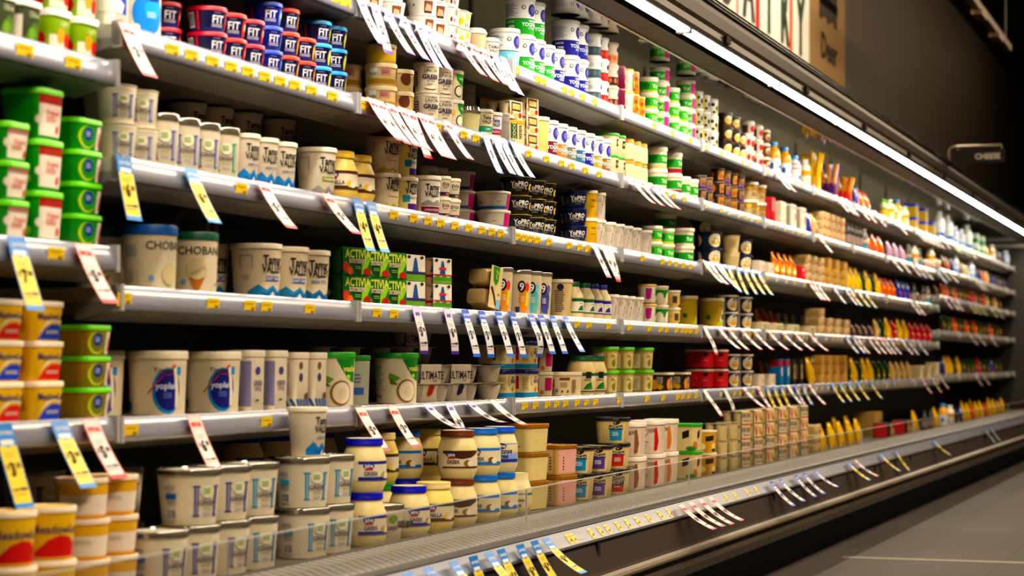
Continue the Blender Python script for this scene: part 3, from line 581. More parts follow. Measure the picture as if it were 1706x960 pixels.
tub('tamcup', 'white yogurt cup with blue mountains', 9.6, 12.15, '#ddd2c0', dict(c='#e2d9c8', h=1.1, o=.05), mts(5.4, '#1f7cba', 3.7) + tamar(12, .85), 20, taper=.84)
tub('tambkt', 'white yogurt bucket with olive band, grey mountains', 10.6, 13.2, '#ddd2c0', dict(c='#e4dac8', h=1.2, o=.05), mts(5.8, '#8d8a88', 3.2, ('#777', '#5c5a5a', '#aaa')) + tamar(13, .95, '#8a8c24', 'Gippsland') + tback(13), 24, taper=.86)
tub('tam1', 'large white yogurt tub, blue mountains at base', 12.8, 13.6, '#d8cbb4', dict(c='#ded3c0', h=1.3, o=.04), mts(7.5, '#3b84ae', 3.4) + tamar(13, 1.05, '#4a5c9c', 'LIGHT GREEK') + tback(13), 26, taper=.87)
tub('tam1b', 'white yogurt tub, dark mountains at base', 12.4, 13.4, '#d8cbb4', dict(c='#ded3c0', h=1.3, o=.04), mts(7.5, '#2c6f9c', 3.2) + tamar(13, 1.05) + tback(13), 26, taper=.87)
tub('tamY', 'white yogurt tub with yellow mountain foot', 10.4, 10.2, '#ddd0b2', dict(c='#e4d8bc', h=1.2, o=.05), mts(5.2, '#b8a23c', 1.8, ('#999', '#6a6450', '#aaa')) + tamar(11, .9, '#cdb98a', 'VANILLA') + tback(11), 26, taper=.87)
tub('tamP', 'pale yellow yogurt tub with purple band', 9.2, 10.2, '#e6d793', dict(c='#e4d8bc', h=1.1, o=.05), [('r', -1.9, .6, 4, 10, '#e4dcc8'), ('r', -1.9, .6, 4, 2.6, '#4a1f7c'), ('r', -3.6, 3, -1.2, 5, '#2d90a8')] + tamar(11, .8), 20, taper=.87)
tub('tamM', 'white yogurt tub with maroon band', 9.6, 12.2, '#dccdb8', dict(c='#e4dac8', h=1.2, o=.05), [('r', -4.2, .5, 4.2, 10.6, '#e6dfd4'), ('r', -4.2, 1.0, 4.2, 3.0, '#6a1834'), ('p', [(-4, 3.2), (4, 3.2), (4, 4), (2, 5.2), (0, 4.2), (-2, 5), (-4, 4)], '#8f8c8c'), ('t', 'STRAWBERRY', 0, 2.0, .7, '#d9b8c4'), ('r', -9, 1, -5, 10, '#b89a98')] + tamar(12, .85, None, ''), 24, taper=.87)
tub('tamT', 'cream yogurt jar with teal band', 7.4, 9.2, CRM, dict(c='#e6dcc4', h=1.0, o=.06), [('r', -3.4, 3.6, 3.4, 8, '#dfd3b4'), ('r', -4, 2.0, 4, 3.8, '#1f8f6e'), ('t', 'Tamar', 0, 6.6, 1.2, '#3b352c', .05, 0, .8), ('t', 'VALLEY', 0, 5.2, 1.1, '#3b352c', .05, 0, .75), ('t', 'LIME', 0, 2.9, .8, '#bfe4d4')], 34, taper=.92)
tub('tamMr', 'cream yogurt jar with maroon band', 7.4, 9.2, CRM, dict(c='#e6dcc4', h=1.0, o=.06), [('r', -3.4, 3.6, 3.4, 8, '#d9d2d4'), ('r', -4, 2.0, 4, 3.8, '#7c1f4e'), ('t', 'Tamar', 0, 6.6, 1.2, '#3a3560', .05, 0, .8), ('t', 'VALLEY', 0, 5.2, 1.1, '#3a3560', .05, 0, .75), ('t', 'BERRY', 0, 2.9, .8, '#e8c4d4')], 34, taper=.92)
# ---- chobani
def chob(h, cone): 
    a = [('t', 'CHOBANI', 0, h * .80, 1.9, '#3a3836', .02), ('ln', -9.6, h * .7, 3.4, h * .22, 5, '#9ab0bf'), ('r', -11, h * .14, -10.8, h * .36, '#b0aaa2'), ('r', -8.2, h * .14, -8.0, h * .36, '#b0aaa2'), ('ln', -9.6, h * .25, 2.4, h * .2, 4, '#b0aaa2'), ('e', -4.6, h * .22, .7, .7, '#7fa8c8'), ('bar', 8.4, h * .24, 1.8, 2.6), ('ln', 8.4, h * .55, 1.2, h * .3, 8, '#a8a298')]
    if cone: a += [('p', [(-3.2, h * .30), (.8, h * .30), (-.9, .4), (-1.6, .4)], '#b0702c'), ('e', -1.2, h * .45, 2.6, h * .19, '#cdbf9c'), ('p', [(-3, h * .38), (.6, h * .52), (1.0, h * .46), (-2.4, h * .32)], '#b3a583'), ('e', 4.6, h * .18, .35, .5, '#8aa88a')]
    else: a += [('e', .4, h * .3, 2.4, h * .2, '#cbbd98')]
    return a
tub('chobB', 'large white yogurt tub with blue lid band', 12.6, 14.8, '#d8ccb4', dict(c='#1f5fa8', h=2.2, o=.02), chob(12.8, False), 8, taper=.90)
tub('chobG', 'white yogurt tub, green lid band, ice-cream cone', 12.2, 14.4, '#d8ccb4', dict(c='#1c5a44', h=1.9, o=.02), chob(12.6, True), 44, taper=.90)
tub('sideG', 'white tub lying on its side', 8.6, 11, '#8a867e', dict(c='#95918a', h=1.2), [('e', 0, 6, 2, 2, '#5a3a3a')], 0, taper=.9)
_a = MB()
for c, a0 in (('#7a2a2a', 20), ('#7a2a2a', 110), ('#2f6a2a', 230)):
    _v = [(r_ * math.cos(R(a0 + q)) / 100, r_ * math.sin(R(a0 + q)) / 100, .1098) for q in range(0, 85, 14) for r_ in (1.5, 2.3)]
    _a.add(_v, [(2 * i, 2 * i + 1, 2 * i + 3, 2 * i + 2) for i in range(len(_v) // 2 - 1)], M(c, 'f'))
T['sideG']['parts'].append(('lid_print', _a, None, None))
# two square cups in a tray standing on edge (x thickness, y depth, z height)
def tiltpack():
    P = []; tan = M('#d2b98a', 'p')
    for zc in (3.6, 10.2):
        b = MB(); tmp = MB(); loft(tmp, 6.3, 9.2, 1.6, [(0, .70), (.2, .76), (5.2, .97), (5.4, 1.0)], tan, 24)
        b.add([(z - .055, y, zc / 100 + x) for x, y, z in tmp.v], tmp.f, tan); P.append(('cup', b, None, None))
    tr = MB(); tmp = MB(); loft(tmp, 13.8, 10.4, 1.2, [(5.4, 1), (5.7, 1)], M('#c9ae80', 'p'), 16); tr.add([(z - .055, y, .069 + x) for x, y, z in tmp.v], tmp.f, M('#c9ae80', 'p')); P.append(('tray', tr, None, None))
    s = MB(); sm = M('#dccba0', 'f'); s.box(-.052, .012, -.0535, -.0525, .0, .138, sm); s.box(.006, .0075, -.0535, .052, .002, .136, sm)
    def wr(u, v, l): return (u / 100, -.0538 - .0003 * l, v / 100)
    paint(s, [('p', [(-4.2, 13.6), (-.6, 13.6), (-.9, 9), (-2.2, 7.4), (-3.6, 9)], '#3f8a1c'), ('t', 'vogl', -2.3, 11, 1.4, '#c8d86a', .03, 90), ('p', [(-4.8, 6.6), (-3.8, 7), (-2, 4), (-1, 1), (-1.6, 1), (-3, 4)], '#3a2a1a'), ('r', -1.2, .2, 1, 3.2, '#8ab4d0'), ('ln', -.2, 4.8, 1.4, 1, 3, '#6a5a3c')], wr, 99)
    P.append(('card_sleeve', s, None, None)); reg('tilt', 'dessert_twin_pack', 'dessert twin pack', 'tan twin pack', 8, 11, 14, P, False)
tiltpack()
# ---- jalna jars
def jal(c1, c2, ttl, c3='#2b3158'):
    return [('r', -9.6, 3.2, 9.6, 8.2, '#ded2ba'), ('r', -6.0, 7.4, 6.0, 8.2, c1), ('p', [(-6, 7.6), (6, 7.6), (3.0, 6.2), (0, 5.8), (-3, 6.2)], c1) if c1 == '#4a2a1c' else ('r', -6, 3.2, 6, 4.1, c1), ('e', -3.2, 7.0, 1.5, .9, '#1d2e6c'), ('t', 'Jalna', -3.2, 7.1, 1.0, '#eef0f6', .04, 4, .85), ('r', -4.3, 5.9, -2.1, 6.4, '#b8302a'), ('t', ttl, -2.6, 5.0, 1.1, c3, .03, 0, .85), ('e', 1.6, 4.6, 1.1, .9, c2), ('e', 2.6, 4.4, 1.0, .9, '#e6dcc6'), ('r', -6, 3.2, 6, 3.6, c1)]
def jalb(c): return [('bar', -9.5, 5.2, 2.2, 4.0), ('r', -16, 5.6, -11.5, 8.0, c), ('r', -16, 3.4, -15.8, 5.4, '#8a86a0'), ('r', -13.4, 3.4, -13.2, 5.4, '#8a86a0'), ('ln', -14.6, 4.4, 2, 1.8, 4, '#a39c92')]
def jar(k, lidc, c1, c2, ttl, desc, rot=50, cream='#e6d6a6', h=14.1):
    tub(k, desc, 11.6, h, cream, dict(c=lidc, s='screw', h=1.9, kk=.85), jal(c1, c2, ttl) + jalb('#3c5c9c'), rot, prof=JAR, cat='yogurt jar', name='yogurt_jar')
jar('jarB', '#1c1fae', '#1f2f8c', '#b0a068', 'GREEK', 'cream yogurt jar with royal-blue lid', 22)
jar('jarBr', '#6b3a1e', '#4a2a1c', '#8a6a3c', 'GREEK', 'cream yogurt jar with brown lid and coconuts', 52)
jar('jarLb', '#1f6fc0', '#2f7cc8', '#7a5a28', 'GREEK', 'cream yogurt jar with light-blue lid', 58)
jar('jarC', '#e6cf9c', '#4a3a22', '#e6c860', 'VANILLA', 'cream yogurt jar with cream lid, vanilla label', 40, '#ecd88c')
jar('jarGn', '#1f8f2c', '#2f8a3c', '#8fb868', 'GREEK', 'cream yogurt jar with green lid', 30)
tub('jarYe', 'pale jar with yellow cap and green label', 10.6, 13.2, '#e6d8ae', dict(c='#e0a418', s='screw', h=1.7, kk=.74), [('r', -5, .6, 1.5, 7.0, '#8fa6cc'), ('r', 1.5, .6, 9, 7.0, '#158a6c'), ('t', 'Lactose', -1.5, 5, 1.2, '#2a3a7c', .03), ('t', 'Free', -1.5, 3.4, 1.2, '#2a3a7c', .03), ('t', 'a2', 3.6, 3, 1.6, '#e8c020', .03)], 40, prof=JAR, cat='yogurt jar', name='yogurt_jar')
tub('jarLf', 'cream jar with blue lid and lactose-free label', 11.4, 14.1, '#e6d8b0', dict(c='#1f5fd0', s='screw', h=1.9, kk=.85), [('r', -6, 3.2, 6, 9, '#8aa2d4'), ('r', -6, 3.2, 6, 4.2, '#2a3a8c'), ('e', -1, 8.2, 1.6, .9, '#1d2e6c'), ('t', 'Jalna', -1, 8.3, 1.0, '#eef0f6', .04), ('t', 'Lactose', -.6, 6.8, 1.5, '#27367c', .03), ('t', 'Free', -.6, 5.2, 1.4, '#27367c', .03)], 62, prof=JAR, cat='yogurt jar', name='yogurt_jar')
jar('jarY', '#d8b85c', '#4a2a16', '#d8b41c', 'VANILLA', 'cream jar with yellow and brown label', 44, '#e0c47a', 13.6)
# ---- shelf five tubs
def yop(h): return [('e', 0, 5.6, 4.1, 5.2, '#2f86c8'), ('e', .3, 5.8, 3.7, 4.7, '#191f78'), ('t', 'yoplait', -.4, 6.8, 1.5, '#dfe6f6', .03), ('ln', 0, 4.6, 2.6, 1.4, 3, '#6f86c8'), ('p', [(1.2, 10.6), (2.4, 11), (3.6, 4.2), (3.0, 2.0), (2.0, 1.8), (2.4, 4.0)], '#e6dcc8'), ('r', 2.4, 9.2, 4.2, 11.0, '#2a86c8'), ('p', [(-5.4, 5.0), (-5.0, 5.0), (-1.2, 9.0), (-1.6, 9.0)], '#b82c34'), ('t', 'Yoplait', -1.2, 10.4, 1.2, '#4a4648', .02), ('p', [(-1.6, 9.5), (0, 9.1), (1.6, 9.7), (0, 9.3)], '#c8402c'), ('e', 1.4, 11.2, .5, .4, '#d8582c'), ('r', -13.5, 1.2, -12, 4.6, '#3c4468'), ('r', -11, 1.2, -9.8, 3.2, '#3f668c'), ('e', -12, 8, 1.2, 1.8, '#2f5f98')]
tub('yop', 'white yogurt tub with blue disc and spoon', 12.2, 14.6, '#d9cdb6', dict(c='#e2d8c4', h=1.8, o=.03), yop(14), 38, d=12.2, rc=4.2, taper=.9, n=36)
tub('purp', 'white yogurt carton with purple panel', 9.5, 15, '#dacfbc', dict(c='#d4cabb', h=1.6, o=.03), [('r', -9.5, 1.4, -6.6, 12.4, '#2a2566'), ('r', -9, 8.6, -7.2, 11.8, '#e0d8cc'), ('r', -9, 3.4, -7.2, 7.0, '#e0d8cc'), ('r', -6.4, 1.4, -3.6, 12.4, '#7d7a9c'), ('e', 0, 10, 1.3, 1.0, '#3a3f86'), ('t', 'GREEK', 0, 7, 1.2, '#4a4670', .03), ('t', 'STYLE', 0, 5.6, 1.0, '#4a4670', .03), ('ln', 0, 2.8, 2.2, .8, 1, '#3a2a3a')], 0, d=9.5, rc=1.6, taper=.93, cat='yogurt carton', name='yogurt_carton')
tub('wbag', 'white yogurt carton with blue wave foot', 9.0, 14.6, '#d9cebb', dict(c='#d2c8b8', h=1.6, o=.03), [('r', -8.6, 7.6, -5.6, 12, '#a9a4a8'), ('r', -8.6, 3.6, -5.6, 7.2, '#a9a4a8'), ('e', -1.2, 11.2, 1.1, 1.0, '#6a5a48'), ('e', -1.2, 8.2, 1.1, 1.1, '#3f3a5c')] + [('p', [(u, .5), (u + .9, .5), (u - .3, 2.6), (u - 1.2, 2.8)], '#2c5c98') for u in (-8, -6.2, -4.4, -2.6, -.8, 1, 2.8)] + [('e', 2.0, 3.4, .9, .9, '#6a3a34')], 0, d=9, rc=1.6, taper=.93, cat='yogurt carton', name='yogurt_carton')
def vaal(coc): return [('p', [(-1.6, 13), (5.5, 13), (5.5, 6.6), (3.6, 7.0), (1.6, 8.4), (0, 10.4), (-1.0, 12)], '#18822c'), ('t', 'vaalia', 2.9, 10.4, 1.6, '#e6e28c', .05), ('e', 2.4, 8.2, .7, .6, '#b8d838'), ('e', 0, 3.8, 3.4, 3.4, '#8d6a42'), ('e', .2, 3.8, 2.9, 2.9, '#e4d8c2'), ('e', .4, 3.6, 1.4, 1.6, '#d9ccb0'), ('p', [(-5.6, 9), (-2.2, 7.6), (-3.6, 6.6), (-5.8, 7.4)], '#6c9a34'), ('p', [(-5.4, 7.4), (-3, 5.6), (-5.2, 5.8)], '#4f7a24') , ('ln', -9.6, 8, 4.6, 6.4, 9, '#9fb89a'), ('r', -12, 4, -7.2, 4.2, '#7fa87c'), ('bar', -9.6, 2.2, 3, 1.2)]
tub('vaal', 'white yogurt tub with green lid, coconut picture', 12.8, 14.8, '#e0d6c0', dict(c='#1b9a2c', h=1.5, o=.03), vaal(1), 40, taper=.90)
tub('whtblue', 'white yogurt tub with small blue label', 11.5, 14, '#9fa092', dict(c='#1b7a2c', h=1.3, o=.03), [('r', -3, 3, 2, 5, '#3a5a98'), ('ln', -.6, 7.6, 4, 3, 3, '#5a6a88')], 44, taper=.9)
# ---- top shelf: white two-piece cups
tub('five', 'white yogurt cup with brown picture panel', 8.8, 5.4, '#e9e4dc', dict(c='#d9d3ca', s='flat', o=.05), [('r', -1.6, .6, 1.6, 4.2, '#7c4a30'), ('p', [(-1.5, .7), (1.5, .7), (.8, 3), (-.9, 3.4)], '#cfa58c'), ('r', -1.6, .6, 1.6, 1.3, '#4a2a22'), ('ln', -7.4, 3, 3, 1.6, 4, '#b8b2a8'), ('e', -5, 3, .35, .35, '#3f8a3c')], 30, taper=.82, n=32)
tub('fiveb', 'white yogurt cup with blue picture panel', 8.8, 5.4, '#e9e4dc', dict(c='#d9d3ca', s='flat', o=.05), [('r', -1.6, .6, 1.6, 4.2, '#c88a5c'), ('r', -1.6, .6, 1.6, 1.8, '#2a8fc0'), ('ln', -7.4, 3, 3, 1.6, 4, '#b8b2a8'), ('e', -5, 3, .35, .35, '#3f8a3c')], 34, taper=.82)
tub('date', 'square white dessert cup with red drops', 7.4, 5.4, '#ece6dc', dict(c='#dcd5c8', s='flat', o=.08), [('r', .2, 3, 2.6, 4.8, '#d8875c'), ('e', -1.8, 1.6, .4, .8, '#6a2034'), ('e', -.4, 1.5, .35, .7, '#b8503c'), ('e', .8, 1.5, .35, .7, '#6a2034'), ('ln', -5, 3, 2.6, 1.8, 3, '#c8c0b4')], 20, rc=1.4, taper=.86)
tub('datey', 'square dessert cup with yellow panel', 7.6, 5.6, '#ece3c4', dict(c='#e0d9cc', s='flat', o=.08), [('r', .2, 2.8, 2.8, 5, '#e6c414'), ('e', -2.2, 2.2, 1, 1, '#e4c02a'), ('e', .1, 1.3, .35, .7, '#5a2430'), ('e', 1.5, 1.3, .35, .7, '#3a2a2a')], 20, rc=1.4, taper=.86)
tub('domep', 'peach dessert cup with white dome lid', 7.4, 8.6, '#e0b89c', dict(c='#e6e0d4', s='dome', h=1.4, o=.08), [('r', 1.6, 3, 3.6, 5.2, '#3a98c0'), ('r', 1.6, 1.4, 3.6, 3, '#c83c34')], 10, taper=.8)
tub('domeo', 'white dessert cup with orange foot band', 7.2, 7.4, '#e8e0d4', dict(c='#e6e0d4', s='dome', h=1.0, o=.08), [('r', -3.4, .5, 3.4, 1.8, '#d9682c'), ('t', 'TAMAR', 0, 4.2, 1.1, '#4a4440', .04), ('t', 'VALLEY', 0, 3, .9, '#4a4440', .04), ('r', -5.5, 1.6, -3.8, 4.4, '#2f9cc0')], 36, taper=.84)
# ---- big white yoghurt tubs
def yog(c, dk, badge='#33307c'): 
    return [('r', -16, .4, 16, 5.4, c), ('r', -16, 5.4, 16, 5.7, dk), ('e', 0, 8.6, 1.9, 2.1, badge), ('e', .2, 8.8, 1.0, 1.2, '#6a62b0'), ('ln', 0, 6.4, 2.4, .35, 1, '#8d88a8'), ('t', 'WHOLE', 0, 4.9, .7, '#e9eef2', .03), ('t', 'YOGHURT', 0, 3.7, 1.3, '#eef2f2', .05), ('ln', 0, 2.4, 4, .9, 3, '#cfd8e0'), ('e', -3.6, 9.4, .7, .7, '#3a3a5c'), ('e', -3.6, 9.4, .45, .45, '#e4e0dc'), ('ln', -8.4, 8.6, 5.6, 4.2, 8, '#9a96a0'), ('r', -9.5, .8, -7, 3.4, '#e4e2dc'), ('bar', -8.2, 2.0, 2.2, 2.0), ('ln', -8.6, 4.6, 3.4, .9, 2, '#dfe6dc')]
for k, c, dk, nm in (('yogL', '#7cb8d0', '#3a4a5c', 'light-blue'), ('yogG', '#18a01c', '#0f7014', 'green'), ('yogB', '#1c1c8a', '#12125c', 'royal-blue'), ('yogM', '#6a1630', '#4a0f22', 'maroon'), ('yogO', '#d8801c', '#a85c10', 'orange'), ('yogGy', '#7a7468', '#5a554c', 'grey'), ('yogBr', '#8a6420', '#5f4415', 'bronze'), ('yogOl', '#a89a3a', '#7c7228', 'olive'), ('yogT', '#3a6a86', '#25485c', 'slate')):
    tub(k, f'white yogurt tub with {nm} lower band', 10.2, 13.0, '#e6e3e0', dict(c='#e8e2d6', h=1.3, o=.05), yog(c, dk), 8, taper=.92)
# smaller pots
def sml(c, c2, band=True): return [('r', -10, .4, 10, 3.6, c)] + [('e', u, 2.2, .8, 1.0, c2) for u in (-5, -2.6, -.2, 2.2, 4.6)] + [('ln', -4, 5.4, 3.2, 1.6, 4, '#b0aaa6'), ('e', 1.5, 5.6, .9, 1.0, '#3a3560')]
for k, c, c2, body, lid, nm in (('potS', '#46565c', '#5d6e74', '#e2dfda', '#e8e2d6', 'white pot with slate band'), ('potR', '#b8201c', '#d85a4a', '#e2dfda', '#e8e2d6', 'white pot with red band'), ('potBk', '#2c1c18', '#b86a4c', '#e0ccb8', '#d8b8a0', 'white pot with brown berry band'), ('potPe', '#d8a488', '#e8762c', '#e6d2bc', '#e2d2bc', 'peach pot with orange fruit')):
    tub(k, nm, 7.4, 8.4, body, dict(c=lid, h=.9, o=.05), sml(c, c2), 20, taper=.9, name='yogurt_pot', cat='yogurt pot')
tub('potCr', 'crimson pot with pink flowers', 7.2, 8.8, '#6c0f38', dict(c='#8a2048', h=.7, o=.03), [('e', u, v, .7, .8, '#d8909c') for u, v in ((1, 6), (2.4, 4.4), (1.2, 2.8), (2.8, 1.4), (4, 6), (4.2, 3))] + [('e', 2, 1.4, .8, .8, '#d8741c')], 20, taper=.92, name='yogurt_pot', cat='yogurt pot')
tub('potYl', 'white pot with yellow lid and green panel', 8.4, 9.0, '#e8dfce', dict(c='#d8c04a', h=.8, o=.03), [('r', .6, .4, 4.2, 7, '#147a2c'), ('ln', -3.4, 5, 4, 3, 5, '#c8bfae'), ('ln', -3.4, 2, 3, 1.4, 3, '#c8bfae')], 10, taper=.94, name='yogurt_pot', cat='yogurt pot')
tub('potOr', 'orange flower-print pot', 7.0, 9.0, '#d88a24', dict(c='#d8a83a', h=.7, o=.03), [('e', u, v, .8, .8, c) for u, v, c in ((-1, 6, '#e84a1c'), (1, 4.6, '#f0b83c'), (-.4, 3, '#e85a1c'), (1.6, 1.8, '#f0c84c'), (2.6, 6, '#e8d048'), (3, 3.4, '#7ab82c'), (-2.6, 4.4, '#d8d048'), (-2.4, 1.6, '#c8301c'))], 10, taper=.94, name='yogurt_pot', cat='yogurt pot')
def vog(c2, mag): return [('r', -12, 1.0, 12, 4.6, c2), ('e', -4.2, 2.8, 1.5, 1.5, '#147a14'), ('t', 'Yo!', .2, 2.8, 1.7, '#e2f0d4', .05), ('t', 'Organic', -6.5, 2.8, .9, '#0f6a10', .02, 90)] + ([('r', 2.4, .8, 5.4, 5.2, '#c81486')] if mag else [('r', -12, .3, 12, .9, '#d8c832')])
tub('grT', 'white tub with bright green band', 8.2, 6.45, '#e2dcc0', dict(c='#e6e0cc', h=1.2, o=.06), vog('#4aae26', False), 30, taper=.94)
tub('grM', 'white tub with green band and magenta stripe', 8.2, 6.45, '#e2dcc0', dict(c='#e6e0cc', h=1.3, o=.06), vog('#48aa28', True), 70, taper=.94)
tub('grW', 'wide white tub with green band', 10.4, 7.6, '#ded6bc', dict(c='#ded6c2', h=1.4, o=.05), vog('#1f8a1e', False)[:4], 30, taper=.95)
tub('grR', 'white tub with green band and maroon foot', 8.6, 9.0, '#ded4bc', dict(c='#e0d6c4', h=1.5, o=.05), [('r', -12, 2.6, 12, 6.2, '#1f8a1e'), ('r', -12, .4, 12, 2.2, '#8a1430'), ('t', 'Yo!', .6, 4.4, 1.7, '#e2f0d4', .05), ('e', -4.2, 4.4, 1.3, 1.3, '#147a14')], 24, taper=.95)
tub('grH', 'tall white tub with green band', 8.2, 9.05, '#e4dac2', dict(c='#e4dcc8', h=1.6, o=.05), [('r', -12, 2.2, 12, 5.8, '#22901e'), ('t', 'Yo!', .6, 4.0, 1.8, '#e2f0d4', .05), ('r', -12, .3, 12, .8, '#d8c23a'), ('e', -4.2, 4, 1.3, 1.3, '#147a14')], 28, taper=.95)
def cow(c): return [('e', u, v, ru, rv, c) for u, v, ru, rv in ((-3, 5, 1.0, .8), (-.6, 3.4, .8, 1.1), (1.6, 5.4, .9, .7), (2.4, 2.2, 1.1, .7), (-2.4, 1.6, .8, .6), (4, 4, .8, .9), (-5, 3, .9, 1))]
tub('cowY', 'black and silver pot with yellow stripe', 6.6, 7.6, '#a8a69c', dict(c='#cfcac0', h=.7, o=.05), cow('#1f1d1a') + [('r', .6, .4, 1.8, 6.4, '#d8b81c'), ('r', -4, .4, -3.2, 6.4, '#d8b81c')], 10, taper=.95, name='dessert_pot', cat='dessert pot')
tub('cowB', 'white pot with black cow patches', 6.6, 7.6, '#e0dccc', dict(c='#ddd8cc', h=.7, o=.05), cow('#14120f') + [('e', 0, 2, .8, .8, '#d8a81c')], 10, taper=.95, name='dessert_pot', cat='dessert pot')
tub('blkC', 'black dessert cup with cream picture', 7.6, 6.6, '#1a1210', dict(c='#241a16', h=.6, o=.06), [('e', 0, 3.2, 2.4, 2.0, '#d8b878'), ('e', .2, 4.4, 1.6, .8, '#efe0bc'), ('e', -7, 3.2, 2, 2, '#c09a5c'), ('r', -3, .4, 3, 1, '#8a5a2c')], 34, taper=.86, name='dessert_cup', cat='dessert cup')
tub('blkP', 'dark dessert cup with purple framed window', 6.4, 6.0, '#2a1c18', dict(c='#4a3a34', h=.6, o=.06), [('r', -2.2, .8, 2.2, 5.0, '#8a6c50'), ('r', -1.4, 1.5, 1.4, 4.3, '#4a2838'), ('r', -2.2, .4, 2.2, 1.2, '#5a2c8a'), ('r', -7, 1, -4, 4.8, '#8a6a4c')], 24, taper=.9, name='dessert_cup', cat='dessert cup')
tub('blkO', 'dark dessert cup with orange framed window', 6.4, 6.0, '#241812', dict(c='#4a3a34', h=.6, o=.06), [('r', -2.2, .8, 2.2, 5.0, '#a87840'), ('r', -1.4, 1.5, 1.4, 4.3, '#3a2018'), ('e', 0, 1.4, 1.5, .6, '#b8641c'), ('e', -6, 3, 1.8, 2, '#c8801c')], 24, taper=.9, name='dessert_cup', cat='dessert cup')
tub('redW', 'white dessert cup with red badge', 6.6, 7.2, '#d8ccc0', dict(c='#e2d8cc', s='dome', h=1.2, o=.08), [('e', 0, 2.8, 1.6, 1.6, '#c83a2c'), ('r', -6, 1, -3, 4.6, '#5a3a2c')], 20, taper=.84, name='dessert_cup', cat='dessert cup')
tub('brnC', 'brown and white dessert cup', 6.6, 7.0, '#7c4a2c', dict(c='#e2d8cc', s='dome', h=1.0, o=.06), [('e', 0, 3, 1.8, 1.6, '#d8c4a8'), ('e', 0, 2.4, 1, .8, '#8a2c1c'), ('e', -5, 3, 1.6, 1.6, '#d0b898')], 20, taper=.86, name='dessert_cup', cat='dessert cup')
tub('brnT', 'brown and cream pudding tub', 9.6, 8.8, '#c8b08a', dict(c='#e6d9c4', h=1.2, o=.05), [('r', -12, 4.6, 12, 7.2, '#8a6a3c'), ('ln', 0, 3, 5, 2.4, 4, '#7a5a34'), ('e', -4, 5.8, 1.5, 1.2, '#d8b060')], 24, taper=.84, name='pudding_tub', cat='pudding tub')
# ---- second shelf, second bay
tub('vanT', 'cream custard tub with brown label', 9.0, 6.4, '#dfc898', dict(c='#e0cda4', h=1.2, o=.04), [('r', -9, .6, 9, 2.0, '#a8803c'), ('bar', -6.6, 4, 2.6, 2.6), ('r', -4.4, 3, -1.2, 5.4, '#c8988c'), ('ln', -2.8, 4.2, 2.6, 1.6, 3, '#8a4a44'), ('e', 3.2, 3.6, 1.6, 2.0, '#8a3a1c')], 20, taper=.95, name='custard_tub', cat='custard tub')
tub('vanO', 'cream custard tub with round brown badge', 8.6, 6.4, '#dcc594', dict(c='#e0cda4', h=1.2, o=.04), [('e', -2.2, 3.6, 1.9, 1.9, '#6a3a1c'), ('e', -2.2, 4.0, 1.2, .6, '#2a3a6c'), ('r', .8, 2, 4, 5, '#c8a868'), ('ln', 2.4, 3.5, 2.6, 2, 3, '#9a7a48')], 10, taper=.95, name='custard_tub', cat='custard tub')
tub('vanY', 'yellow-labelled custard tub', 8.8, 5.4, '#d8c078', dict(c='#d8cba4', h=1.0, o=.04), [('r', -9, .6, 9, 3.4, '#d8b82a'), ('r', -2, 4.0, 2, 5.2, '#8aa0a0')], 20, taper=.95, name='custard_tub', cat='custard tub')
tub('fuG', 'white greek style tub with dark lettering', 7.8, 8.8, '#d8ccba', dict(c='#d4c9b6', h=.5, s='flat', o=.05), [('r', -2.1, 5.6, 2.1, 8.0, '#bdb2a4'), ('r', -1.95, 5.75, 1.95, 7.85, '#d8ccba'), ('t', 'FARMERS', 0, 7.3, .65, '#3a342e', .02), ('t', 'UNION', 0, 6.4, .95, '#3a342e', .03), ('t', 'GREEK', 0, 4.6, 1.35, '#1f1a3a', .06), ('t', 'STYLE', 0, 3.4, .7, '#4a4440', .02), ('ln', 0, 2.4, 2.4, .5, 1, '#7a746c'), ('e', 0, 1.2, 2.0, .5, '#3a3050'), ('e', 0, 1.35, 2.0, .45, '#d8ccba'), ('r', -6.2, 2, -4.4, 6.2, '#5a4448'), ('ln', -5.3, 4.1, 1.6, 3.8, 5, '#d8ccba')], 46, taper=.88)
tub('coyo', 'white tub with green wedge label', 7.4, 9.0, '#ddd3bc', dict(c='#d0c9b6', h=1.1, o=.05), [('p', [(-.4, 8), (4, 8), (4, 4), (1.4, 4.6), (0, 6)], '#1b8a2c'), ('t', 'vog', 1.8, 6.6, 1.0, '#dff0c4', .03), ('e', .8, 2.6, 1.7, 1.8, '#3a2c1c'), ('e', .9, 2.6, 1.35, 1.45, '#e4dcc4'), ('e', -1.6, 5, .5, .7, '#d8b83a')], 40, taper=.9)
tub('trifle', 'pale dessert tub with domed biscuit lid', 8.4, 9.4, '#d8d0a2', dict(m=CLR, s='dome', h=2.0, o=.08), [('r', 2.8, .6, 4.2, 6, '#8a4a3c')], 10, taper=.84, extra=None, name='dessert_tub', cat='dessert tub')
tub('greyT', 'plain grey carton', 7.0, 9.8, '#8f8880', dict(c='#989188', h=.6, o=.02), [('r', -9, 6.8, 9, 7.0, '#6c6660'), ('r', -9, 6.2, 9, 6.3, '#6c6660')], 0, taper=.98, cat='carton', name='carton')
tub('vanL', 'tall cream vanilla tub', 8.8, 13.2, '#e6d090', dict(c='#e6dab8', h=1.3, o=.05), [('r', 5.5, .6, 7, 9, '#8a5a2c')], 0, taper=.9)
